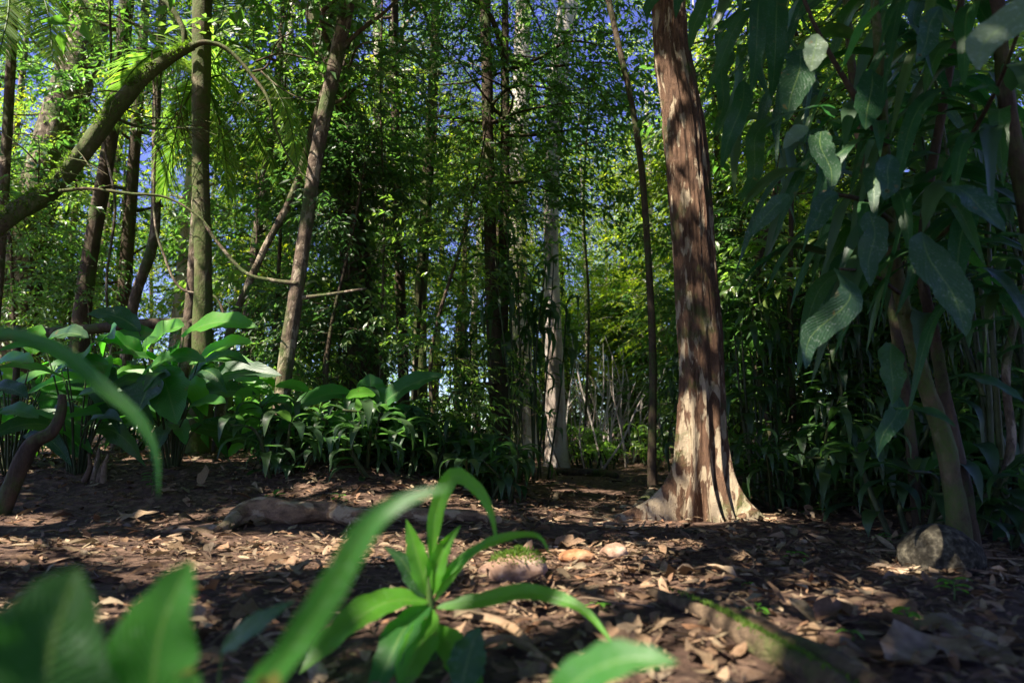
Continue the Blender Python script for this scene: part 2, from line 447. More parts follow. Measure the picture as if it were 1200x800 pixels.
M = {}
M['soil'] = soil_mat()
YG = (0.92, 1.0, 0.42)
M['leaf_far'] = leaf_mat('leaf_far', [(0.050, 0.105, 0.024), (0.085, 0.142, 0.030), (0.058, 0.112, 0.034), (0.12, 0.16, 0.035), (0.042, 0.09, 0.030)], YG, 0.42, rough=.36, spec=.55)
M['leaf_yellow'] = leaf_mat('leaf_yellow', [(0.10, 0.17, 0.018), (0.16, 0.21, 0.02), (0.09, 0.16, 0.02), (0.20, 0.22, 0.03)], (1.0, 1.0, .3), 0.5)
M['leaf_mid'] = leaf_mat('leaf_mid', [(0.030, 0.078, 0.022), (0.052, 0.106, 0.028), (0.036, 0.086, 0.029), (0.07, 0.118, 0.026)], YG, 0.40)
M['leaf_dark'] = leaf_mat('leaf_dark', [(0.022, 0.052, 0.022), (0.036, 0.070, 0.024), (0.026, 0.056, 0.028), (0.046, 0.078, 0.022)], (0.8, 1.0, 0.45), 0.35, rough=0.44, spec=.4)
M['leaf_canopy'] = leaf_mat('leaf_canopy', [(0.035, 0.09, 0.018), (0.055, 0.12, 0.02), (0.03, 0.08, 0.02)], YG, 0.35)
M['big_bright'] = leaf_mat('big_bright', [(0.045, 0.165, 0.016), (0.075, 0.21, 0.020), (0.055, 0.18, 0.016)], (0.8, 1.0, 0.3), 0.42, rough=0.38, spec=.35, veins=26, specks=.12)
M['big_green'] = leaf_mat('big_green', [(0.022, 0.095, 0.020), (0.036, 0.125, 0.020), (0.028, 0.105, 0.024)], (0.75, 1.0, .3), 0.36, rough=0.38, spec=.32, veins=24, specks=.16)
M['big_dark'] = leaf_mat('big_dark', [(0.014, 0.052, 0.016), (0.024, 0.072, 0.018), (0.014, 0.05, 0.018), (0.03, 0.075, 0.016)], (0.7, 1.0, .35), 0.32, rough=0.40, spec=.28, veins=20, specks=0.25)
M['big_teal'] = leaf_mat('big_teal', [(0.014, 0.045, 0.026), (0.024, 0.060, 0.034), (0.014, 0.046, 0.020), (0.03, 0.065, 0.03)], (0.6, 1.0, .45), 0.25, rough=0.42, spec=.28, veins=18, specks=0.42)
M['big_pale'] = leaf_mat('big_pale', [(0.065, 0.10, 0.065), (0.09, 0.125, 0.08)], (0.7, 1.0, .5), 0.25, rough=0.45, veins=18, specks=0.9)
M['bark_main'] = bark_mat('bark_main', (0.045, 0.023, 0.013), (0.15, 0.084, 0.048), (0.44, 0.35, 0.23), patch=0.57, stretch=(1, 1, 0.30), scale=40, moss=0.2, bump=1.0, psoft=.05, lowpale=.10)
M['bark_root'] = bark_mat('bark_root', (0.06, 0.036, 0.02), (0.22, 0.14, 0.08), (0.38, 0.29, 0.18), patch=0.53, stretch=(.45, 1, 1), scale=26, moss=0.15, bump=.7)
M['bark_moss'] = bark_mat('bark_moss', (0.045, 0.030, 0.018), (0.13, 0.095, 0.055), (0.24, 0.20, 0.13), patch=0.60, stretch=(1, 1, .5), scale=16, moss=0.75, bump=.9, mosscol=(0.06, 0.085, 0.018))
M['bark_log'] = bark_mat('bark_log', (0.04, 0.026, 0.016), (0.16, 0.11, 0.065), (0.28, 0.2, 0.12), patch=0.60, stretch=(1, 1, 1), scale=24, moss=0.22, bump=1.0, mosscol=(0.05, 0.08, 0.012))
M['bark_grey'] = bark_mat('bark_grey', (0.04, 0.028, 0.019), (0.14, 0.10, 0.068), (0.36, 0.29, 0.21), patch=0.53, stretch=(1, 1, .45), scale=34, moss=0.4, bump=.9, rings=60)
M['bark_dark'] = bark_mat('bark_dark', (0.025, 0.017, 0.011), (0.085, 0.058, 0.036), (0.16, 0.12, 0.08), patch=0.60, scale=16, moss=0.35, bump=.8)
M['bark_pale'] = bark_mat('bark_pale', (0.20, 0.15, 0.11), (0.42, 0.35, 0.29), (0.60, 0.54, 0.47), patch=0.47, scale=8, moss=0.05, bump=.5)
M['twig'] = simple_mat('twig', [(0.07, 0.045, 0.028), (0.16, 0.11, 0.07), (0.24, 0.18, 0.12)], rough=.85, noise=30)
M['stem'] = simple_mat('stem', [(0.06, 0.12, 0.025), (0.10, 0.17, 0.035)], rough=.5, noise=25, trans=0.1)
M['stem_dark'] = simple_mat('stem_dark', [(0.03, 0.05, 0.016), (0.06, 0.075, 0.025)], rough=.6, noise=25)
M['litter'] = simple_mat('litter', [(0.06, 0.037, 0.022), (0.18, 0.108, 0.06), (0.35, 0.235, 0.145), (0.10, 0.06, 0.036), (0.44, 0.34, 0.22), (0.24, 0.125, 0.065), (0.14, 0.105, 0.07), (0.29, 0.23, 0.14), (0.08, 0.05, 0.03)], rough=.75, noise=40, bump=.4, trans=0.12)
M['dead_leaf'] = simple_mat('dead_leaf', [(0.10, 0.062, 0.036), (0.21, 0.13, 0.075), (0.28, 0.20, 0.12), (0.15, 0.085, 0.045)], rough=.7, noise=22, bump=.5, trans=0.12)
M['sheath'] = simple_mat('sheath', [(0.15, 0.11, 0.075), (0.25, 0.19, 0.125)], rough=.7, noise=18, bump=.5, island=False)
M['rock_dark'] = simple_mat('rock_dark', [(0.018, 0.017, 0.012), (0.05, 0.046, 0.034), (0.13, 0.115, 0.08)], rough=.95, spec=.15, noise=38, bump=1.0, island=False)
M['rock_tan'] = simple_mat('rock_tan', [(0.15, 0.09, 0.06), (0.30, 0.19, 0.13), (0.42, 0.31, 0.24)], rough=.85, noise=12, bump=.9, island=False)
M['rock_orange'] = simple_mat('rock_orange', [(0.16, 0.07, 0.03), (0.32, 0.15, 0.065), (0.38, 0.24, 0.14)], rough=.85, noise=12, bump=.9, island=False)
M['moss'] = leaf_mat('moss', [(0.04, 0.08, 0.012), (0.07, 0.115, 0.016), (0.05, 0.09, 0.014)], YG, 0.3, rough=.7, spec=.2)

# ------------------------------------------------------------------ world and sun
w = bpy.data.worlds.new('World'); sc.world = w; w.use_nodes = True
nt = w.node_tree; bg = nt.nodes['Background']
sky = nt.nodes.new('ShaderNodeTexSky'); sky.sky_type = 'NISHITA'; sky.sun_disc = False
sky.sun_elevation = SUN_EL
sky.sun_rotation = math.atan2(SUN[0], SUN[1])
sky.air_density = 1.0; sky.dust_density = 0.6; sky.ozone_density = 4.5; sky.altitude = 800
hs = nt.nodes.new('ShaderNodeHueSaturation'); hs.inputs['Saturation'].default_value = 1.1; hs.inputs['Hue'].default_value = 0.535
nt.links.new(sky.outputs[0], hs.inputs['Color']); nt.links.new(hs.outputs[0], bg.inputs[0]); bg.inputs[1].default_value = 0.08
sl = bpy.data.lights.new('sun', 'SUN'); sl.energy = 5.0; sl.angle = math.radians(0.42); sl.color = (1.0, 0.91, 0.79)
so = bpy.data.objects.new('sun', sl); COL.objects.link(so)
so.rotation_euler = Vector((-SUN[0], -SUN[1], -SUN[2])).to_track_quat('-Z', 'Y').to_euler()
so.location = tuple(SUN * 40)

cam = bpy.data.cameras.new('camera'); co = bpy.data.objects.new('camera', cam); COL.objects.link(co)
co.location = (0, 0, CAMZ); co.rotation_euler = (PI / 2 + PITCH, 0, 0)
cam.sensor_width = 36; cam.lens = 36 * F / 1200; cam.clip_end = 500; cam.clip_start = 0.02
cam.dof.use_dof = True; cam.dof.focus_distance = 4.6; cam.dof.aperture_fstop = 2.0
sc.camera = co
sc.view_settings.view_transform = 'Standard'; sc.view_settings.look = 'None'; sc.view_settings.gamma = 1
sc.view_settings.exposure = 2.0
sc.cycles.use_denoising = True
sc.cycles.max_bounces = 7; sc.cycles.diffuse_bounces = 4; sc.cycles.glossy_bounces = 2; sc.cycles.transmission_bounces = 4
sc.cycles.sample_clamp_indirect = 4.0; sc.cycles.caustics_reflective = False; sc.cycles.caustics_refractive = False

# ------------------------------------------------------------------ sunlit patches on the ground and on things
for px, py, rr in [(150, 655, .08), (500, 645, .06), (540, 720, .07), (680, 612, .06), (745, 700, .05), (900, 665, .04), (975, 705, .04), (520, 585, .06), (60, 650, .08), (330, 640, .1), (420, 585, .1), (640, 740, .12), (660, 690, .06), (380, 548, .15), (600, 665, .14), (575, 655, .08), (610, 770, .2), (700, 780, .08), (715, 650, .09), (670, 660, .12),
                   (120, 640, .14), (190, 645, .2), (250, 640, .16), (215, 612, .2), (300, 655, .2), (40, 640, .1), (10, 615, .08), (430, 640, .12), (370, 655, .1),
                   (430, 560, .25), (350, 572, .14), (480, 566, .12), (400, 545, .2),
                   (820, 708, .12), (835, 690, .09), (870, 735, .06), (900, 700, .05), (760, 640, .06), (20, 735, .1), (160, 720, .05),
                   (720, 700, .07), (780, 760, .08), (560, 600, .08), (650, 600, .06), (690, 575, .12)]:
    SPOTS.append((G(px, py), rr))
for px, py, d, rr in [(900, 430, 5.5, .2), (960, 380, 6.2, .3), (940, 500, 5.2, .1), (1060, 300, 6.0, .3), (870, 330, 6.5, .3), (560, 500, 6.5, .3), (480, 450, 6.5, .3), (640, 300, 8, .5), (250, 300, 6.5, .5), (700, 520, 10.5, 1.3), (650, 430, 10.4, .8), (608, 290, 12.8, .7), (330, 180, 6.2, .5), (60, 30, 7, .8), (215, 395, 4.9, .2), (280, 390, 4.8, .16), (110, 400, 4.8, .1), (45, 395, 4.8, .12), (290, 462, 4.9, .14), (345, 458, 5.1, .2),
                      (425, 462, 5.3, .2), (340, 430, 5.4, .25), (350, 345, 5.4, .22), (345, 500, 5.3, .25), (440, 530, 5.4, .3),
                      (793, 560, 3.95, .06), (800, 480, 4.0, .04), (760, 590, 3.9, .05), (868, 580, 4.0, .04), (795, 180, 4.0, .05),
                      (500, 575, .62, .07), (500, 690, .9, .10), (430, 730, .85, .10), (660, 700, .9, .09), (560, 590, .65, .04), (720, 780, .6, .08), (170, 705, .6, .03), (215, 740, .6, .03),
                      (10, 705, .5, .03), (470, 780, .8, .08), (100, 440, .8, .05),
                      (90, 150, 5.0, .25), (945, 60, 2.2, .04), (950, 390, 2.2, .03)]:
    SPOTS.append((P(px, py, d), rr))

# ------------------------------------------------------------------ ground
def make_ground():
    a = np.linspace(-1, 1, 330); xs = 5.0 * a + 75 * a ** 5
    b = np.linspace(-1, 1, 420); ys = 5.2 + 6.0 * b + 90 * b ** 7
    X, Y = np.meshgrid(xs, ys); Z = H(X, Y)
    near = np.exp(-((Y - 3.5) / 5) ** 2) * np.exp(-(X / 5) ** 2)
    Z = Z + near * (fbm(X * 11, Y * 11, 1.7, 3) - .45) * 0.035
    n = len(xs); m = len(ys)
    i = np.arange(m - 1)[:, None] * n; j = np.arange(n - 1)[None]
    q = np.stack([i + j, i + j + 1, i + n + j + 1, i + n + j], -1).reshape(-1, 4)
    mb = MB(); mb.add(np.stack([X, Y, Z], -1).reshape(-1, 3), None, q)
    o = obj('ground', mb.mesh('ground', M['soil'])); o['kind'] = 'structure'
    tag(o, 'dark brown earth forest floor rising to a low bank on the left')
make_ground()

def path_off(x, y): return np.abs(x - (0.25 + 0.12 * y))

DEADLEAF = []
def curled_leaf(r, L, Wd):
    """template of a dry leaf with curl, length L"""
    mb = MB(); c = r.uniform(.05, .35); tw = r.uniform(-.5, .5)
    sp = np.array([[0, 0, 0], [r.normal(0, .04), .33, c * .35], [r.normal(0, .06), .66, c * .3], [r.normal(0, .1), 1, r.uniform(-.1, .25)]]) * L
    big_leaf(mb, sp, Wd, nseg=7, nx=5, up=np.array([tw, 0, 1.0]), fold=r.uniform(-.7, .9), wave=r.uniform(.1, .5), shape=['broad', 'lance', 'broad'][int(r.integers(3))], seed=int(r.integers(999)))
    return mb

def make_litter():
    r = np.random.default_rng(21)
    tm = []
    for k in range(14):
        mb = MB(); c = r.uniform(-.05, .3)
        asp = r.uniform(.28, .55)
        sp = np.array([[0, 0, 0], [r.normal(0, .05), .4, c * .5], [r.normal(0, .12), 1, r.uniform(-.1, .25)]])
        big_leaf(mb, sp, asp, nseg=4, nx=3, up=np.array([r.uniform(-.4, .4), 0, 1.0]), fold=r.uniform(-.7, .8), wave=r.uniform(0, .5), shape=['broad', 'lance'][k % 2], seed=k)
        v = np.concatenate(mb.v); v[:, 1] -= .5
        tm.append((v, np.concatenate(mb.q), np.concatenate(mb.uv)))
    out = MB()
    def scatter(n, y0, y1, smin, smax, keepf=None):
        y = r.uniform(y0, y1, n * 2); x = r.uniform(-1, 1, n * 2) * (0.86 * y1 + .5)
        k = np.abs(x) < 0.86 * y + .5
        x, y = x[k][:n], y[k][:n]
        cl = fbm(x * 1.6, y * 1.6, 5.5, 3)
        pd = path_off(x, y)
        pr = np.clip(0.35 + 1.6 * (cl - .3), .12, 1) * np.where((y > 3.6) & (pd < .55), .45, 1.0) * np.where((x < -.2) & (y < 3.8), .6, 1.0)
        k = r.uniform(0, 1, len(x)) < pr
        x, y = x[k], y[k]
        z = H(x, y) + r.uniform(0.0, 0.022, len(x)) + 0.004
        idx = r.integers(0, len(tm), len(x))
        s = smin + (smax - smin) * r.beta(1.3, 2.2, len(x)); s = s * np.where(r.uniform(0, 1, len(x)) < .07, 1.7, 1.0)
        yaw = r.uniform(0, 2 * PI, len(x)); kk = np.where(r.uniform(0, 1, len(x)) < .2, .5, .15); tx = r.normal(0, 1, len(x)) * kk; ty = r.normal(0, 1, len(x)) * kk
        flip = np.where(r.uniform(0, 1, len(x)) < .5, PI, 0)
        for ti, (v, q, uv) in enumerate(tm):
            s_ = idx == ti; m = int(s_.sum())
            if not m: continue
            V = v[None].repeat(m, 0) * s[s_][:, None, None]
            def rx(V, a):
                c, n_ = np.cos(a)[:, None], np.sin(a)[:, None]
                return np.stack([V[..., 0], V[..., 1] * c - V[..., 2] * n_, V[..., 1] * n_ + V[..., 2] * c], -1)
            def ry(V, a):
                c, n_ = np.cos(a)[:, None], np.sin(a)[:, None]
                return np.stack([V[..., 0] * c + V[..., 2] * n_, V[..., 1], -V[..., 0] * n_ + V[..., 2] * c], -1)
            def rz(V, a):
                c, n_ = np.cos(a)[:, None], np.sin(a)[:, None]
                return np.stack([V[..., 0] * c - V[..., 1] * n_, V[..., 0] * n_ + V[..., 1] * c, V[..., 2]], -1)
            V = rz(ry(rx(V, tx[s_] + flip[s_]), ty[s_]), yaw[s_])
            V = V + np.stack([x[s_], y[s_], z[s_]], -1)[:, None, :]
            off = (np.arange(m) * len(v))[:, None, None]
            out.add(V.reshape(-1, 3), None, (q[None] + off).reshape(-1, 4), np.tile(uv, (m, 1)))
    scatter(15000, .9, 3.2, .008, .075)
    scatter(14000, 2.8, 6.0, .015, .09)
    scatter(3800, 1.0, 5.8, .05, .14)
    scatter(9000, 5.5, 12.0, .05, .12)
    o = obj('leaf_litter', out.mesh('leaf_litter', M['litter'], smooth=True))
    tag(o, 'brown dry leaf litter covering the forest floor', kind='stuff')
make_litter()

def debris():
    r = np.random.default_rng(23); n = 4200
    y = 1.0 + 6 * r.beta(1.1, 2.0, n); x = r.uniform(-1, 1, n) * (.86 * y + .4)
    z = H(x, y) + r.uniform(.004, .03, n); a = r.uniform(0, 2 * PI, n)
    Yd = np.stack([np.cos(a), np.sin(a), r.normal(0, .18, n)], -1); ln = .02 + .13 * r.beta(1, 4, n); wd = r.uniform(.0015, .005, n)
    v = np.array([[-.5, 0, 0], [.5, 0, 0], [0, 0, .008], [-.4, .5, .02], [.4, .5, .02], [0, .5, .03], [-.2, 1, 0], [.2, 1, 0], [0, 1, .006]])
    q = np.array([[0, 2, 5, 3], [2, 1, 4, 5], [3, 5, 8, 6], [5, 4, 7, 8], [1, 0, 3, 4], [4, 3, 6, 7]])
    mb = MB(); add_leaves(mb, (v, np.zeros((0, 3), int), q), np.stack([x, y, z], -1), Yd, np.tile([0, 0, 1.0], (n, 1)), ln, wd)
    tag(obj('twig_debris', mb.mesh('twig_debris', M['twig'])), 'fine broken twig debris mixed into the leaf litter', kind='stuff')
debris()

# ------------------------------------------------------------------ tree helpers
def limb_set(r, trunk_path, z0, z1, n, length, rise=(0.1, 0.7), r0=0.03, yaw_bias=None):
    """limbs leaving a trunk path between heights; list of (pts, radii)"""
    out = []
    zs = trunk_path[:, 2]
    for k in range(n):
        z = r.uniform(z0, z1)
        i = int(np.argmin(np.abs(zs - z))); b = trunk_path[i]
        yaw = r.uniform(0, 2 * PI) if yaw_bias is None else r.normal(yaw_bias, .9)
        f = 1.0 - 0.5 * abs((z - z0) / (z1 - z0 + 1e-6) - 0.45)
        L = length * r.uniform(.6, 1.15) * f
        up = r.uniform(*rise)
        d = np.array([math.cos(yaw), math.sin(yaw), up])
        side = np.array([-math.sin(yaw), math.cos(yaw), 0])
        s1, s2 = r.normal(0, .12, 2)
        pts = [b, b + d * L * .33 + side * s1 * L, b + d * L * .68 + side * s2 * L - np.array([0, 0, .05 * L]), b + d * L + side * (s1 + s2) * L - np.array([0, 0, .22 * L])]
        rr = r0 * r.uniform(.6, 1.1)
        out.append((np.array(pts), np.array([rr, rr * .7, rr * .4, rr * .12])))
    return out

def limb_sprays(r, limbs, per, tmin=0.25, spread=0.35):
    C = []; D = []
    for pts, _ in limbs:
        p = spline(pts, 24)
        t = r.uniform(tmin, 1, per); i = (t * 23).astype(int)
        tan = np.gradient(p, axis=0)[i]; tan[:, 2] *= .5
        tan /= np.linalg.norm(tan, axis=1)[:, None] + 1e-9
        C.append(p[i] + r.normal(0, spread, (per, 3)) * np.array([1, 1, .6]))
        yaw = r.normal(0, .95, per); c, s = np.cos(yaw), np.sin(yaw)
        D.append(np.stack([tan[:, 0] * c - tan[:, 1] * s, tan[:, 0] * s + tan[:, 1] * c, tan[:, 2] * .3 + r.normal(-.05, .3, per)], -1))
    return np.concatenate(C), np.concatenate(D)

def build_tree(name, label, cat, base, trunk_pts, trunk_r, limbs, per, leafmat, barkmat, r, leaf=.1, aspect=.36, n=12, L=.5, sides=10, rough=.12, group=None,
               tmpl=LEAF4, do_carve=False, tmin=.25, spread=.35, extra=None, droop=.5, named_branches=()):
    root = thing(name, label, cat, base, group)
    mb = MB(); tube(mb, trunk_pts, trunk_r, n=max(24, len(trunk_pts) * 8), sides=sides, rough=rough, seed=r.uniform(0, 50))
    for pts, rr in limbs or (): tube(mb, pts, rr, n=12, sides=5)
    obj('trunk', mb.mesh(name + '_trunk', barkmat, base), root)
    for pts, rr in named_branches:
        mb = MB(); tube(mb, pts, rr, n=max(16, len(pts) * 7), sides=8, rough=rough, seed=r.uniform(0, 50))
        obj('branch', mb.mesh(name + '_branch', barkmat, base), root)
    if limbs:
        C, D = limb_sprays(r, limbs, per, tmin, spread)
        if extra is not None: C = np.vstack([C, extra[0]]); D = np.vstack([D, extra[1]])
        T, Y, Z, ln, wd = sprays(C, D, r, n=n, L=L, leaf=leaf, aspect=aspect, droop=droop)
        if do_carve:
            k = carve(T + Y / (np.linalg.norm(Y, axis=1)[:, None] + 1e-9) * ln[:, None] * .5, .135); T, Y, Z, ln, wd = T[k], Y[k], Z[k], ln[k], wd[k]
        lb = MB(); add_leaves(lb, tmpl, T, Y, Z, ln, wd)
        tC, tD, tU, tl, td = sprays.last
        tv = np.array([[-.5, -.35, .0], [.5, -.35, .0], [-.45, 0, 0], [.45, 0, 0], [-.4, .5, -.125 * td], [.4, .5, -.125 * td], [-.15, 1, -.5 * td], [.15, 1, -.5 * td]])
        tq = np.array([[0, 1, 3, 2], [2, 3, 5, 4], [4, 5, 7, 6]])
        if name != 'canopy_tree': add_leaves(lb, (tv, np.zeros((0, 3), int), tq), tC, tD, tU, tl, np.full(len(tC), .008), mi=1)
        obj('crown', lb.mesh(name + '_crown', [leafmat, barkmat], base, smooth=False), root)
    return root

def px_path(pts, d):
    """pts: (px,py,width px) list at depth d -> path, radii"""
    A = []; R = []
    for q in pts:
        dd = d if len(q) < 4 else q[3]
        p = P(q[0], q[1], dd); A.append(p); R.append(W(q[2], p) / 2)
    return np.array(A), np.array(R)

def ground_base(path, rad, flare=1.25):
    """extend a path down into the ground"""
    p = path[-1].copy(); q = p.copy()
    q[2] = float(H(q[0], q[1])) - 0.08
    if q[2] < p[2] - 0.02:
        path = np.vstack([path, q]); rad = np.r_[rad, rad[-1] * flare]
    return path[::-1].copy(), rad[::-1].copy()

def trunk_from_px(pts, d, top=None, base=None):
    path, rad = px_path(pts, d)
    path, rad = ground_base(path, rad)
    if top:
        top = top + 1.5 if top >= 9 else top
        dirv = path[-1] - path[-2]; dirv /= np.linalg.norm(dirv)
        z = path[-1][2]; n = 3
        for k in range(1, n + 1):
            f = k / n
            path = np.vstack([path, path[-1] + (dirv * .6 + np.array([0, 0, .5])) * (top - z) / n]); rad = np.r_[rad, rad[-1] * .75]
    b = path[0].copy(); b[2] = float(H(b[0], b[1]))
    return path, rad, b

# ------------------------------------------------------------------ main tree
def main_tree():
    r = np.random.default_rng(3)
    d = 4.2
    prof = [(825, 606, 60), (824, 560, 54), (823, 500, 56), (820, 400, 58), (813, 300, 53), (801, 150, 51), (787, 60, 44), (783, 0, 41), (772, -120, 40), (765, -300, 38)]
    path, rad = px_path(prof, d)
    base = path[0].copy(); base[2] = float(H(base[0], base[1])) ; path[0][2] = base[2] - .06
    path = np.vstack([path, path[-1] + [.1, .2, 2.0], path[-1] + [.2, .3, 4.2]]); rad = np.r_[rad, rad[-1] * .8, rad[-1] * .35]
    rad = rad * .86
    root = thing('peeling_bark_tree', 'thick reddish trunk with peeling cream bark and flared roots beside the path', 'tree', base)
    n, sides = 420, 200
    pr = spline(np.c_[path, rad], n)
    # denser rings near the ground
    pth, rr = pr[:, :3], pr[:, 3]
    zz = pth[:, 2] - base[2]
    a = np.linspace(0, 2 * PI, sides, endpoint=False)
    A, Zz = np.meshgrid(a, zz)
    R = np.repeat(rr[:, None], sides, 1)
    # buttresses: (angle, reach, angular width, height)
    but = [(PI * 1.04, .46, .17, .13), (PI * 1.06, .07, .26, .34), (PI * 1.29, .15, .17, .26), (PI * 1.47, .17, .14, .22), (PI * 1.66, .13, .13, .30), (PI * 1.87, .25, .15, .14), (PI * 1.85, .06, .24, .34), (PI * .15, .2, .22, .2), (PI * .45, .22, .22, .2), (PI * .75, .22, .22, .2)]
    for an, re_, wd, hh in but:
        da = np.angle(np.exp(1j * (A - an - 0.25 * np.exp(-np.maximum(Zz, 0) / .3) * np.sin(an * 3))))
        R = R + re_ * np.exp(-(da / wd) ** 2) * np.exp(-np.maximum(Zz, 0) / hh) + 0.022 * np.exp(-(da / (wd * .9)) ** 2) * np.exp(-np.maximum(Zz - .2, 0) / .9)
    R = R - 0.035 * np.exp(-np.maximum(Zz, 0) / .8)
    ca, sa = np.cos(A), np.sin(A)
    R = R * (1 + 0.10 * (fbm(ca * 1.6 + 5, sa * 1.6, Zz * 1.3, 3) - .45))
    ridg = fbm(ca * 6 + 3, sa * 6, Zz * 2.2, 3)
    R = R + 0.014 * (ridg - .45) + 0.008 * np.clip((noise3(ca * 9, sa * 9, Zz * 3.5) - .55) * 6, 0, 1)
    fl = noise3(ca * 7 + 9, sa * 7, Zz * 2.0 + 7); fl2 = noise3(ca * 20, sa * 20, Zz * 16)
    R = R + .006 * sstep(.5, .56, fl) + .004 * (fl2 - .5) + .004 * (noise3(ca * 11, sa * 11, Zz * 5) - .5)
    X = pth[:, 0][:, None] + R * ca; Y = pth[:, 1][:, None] + R * sa
    Z = np.repeat(pth[:, 2][:, None], sides, 1)
    # keep roots on the soil
    lowmask = Zz < 0.02
    V = np.stack([X, Y, Z], -1)
    i = np.arange(n - 1)[:, None] * sides; j = np.arange(sides)[None]; j2 = (j + 1) % sides
    q = np.stack([i + j, i + j2, i + sides + j2, i + sides + j], -1).reshape(-1, 4)
    mb = MB(); mb.add(V.reshape(-1, 3), None, q)
    obj('trunk', mb.mesh('peeling_trunk', M['bark_main'], base), root)
    # surface roots running out from the flare
    for pts, w0 in [([(772, 588, 20), (745, 602, 16), (722, 612, 10), (700, 616, 5)], 0), ([(868, 585, 15), (884, 602, 12), (892, 610, 6)], 0), ([(810, 600, 14), (806, 612, 9), (800, 618, 5)], 0)]:
        A_ = []; R_ = []
        for x, y, ww in pts:
            g = G(x, y); A_.append(g + [0, 0, .005]); R_.append(W(ww, g) / 2)
        A_[0] = A_[0] + np.array([0, 0.1, .06])
        mb = MB(); tube(mb, A_, R_, n=20, sides=9, rough=.25, seed=x)
        obj('root', mb.mesh('peeling_root', M['bark_main'], base), root)
    # flakes of loose bark
    limbs = limb_set(r, pth, 5.0, 8.5, 16, 3.0, (.0, .5), .05)
    C, D = limb_sprays(r, limbs, 70, .3, .5)
    T, Yd, Zd, ln, wd = sprays(C, D, r, n=11, L=.55, leaf=.12)
    k = carve(T); lb = MB(); add_leaves(lb, LEAF4, T[k], Yd[k], Zd[k], ln[k], wd[k])
    obj('crown', lb.mesh('peeling_crown', M['leaf_mid'], base, smooth=False), root)
    for p_, r_ in limbs[:8]:
        mb = MB(); tube(mb, p_, r_, n=12, sides=6); obj('branch', mb.mesh('peeling_branch', M['bark_main'], base), root)
main_tree()

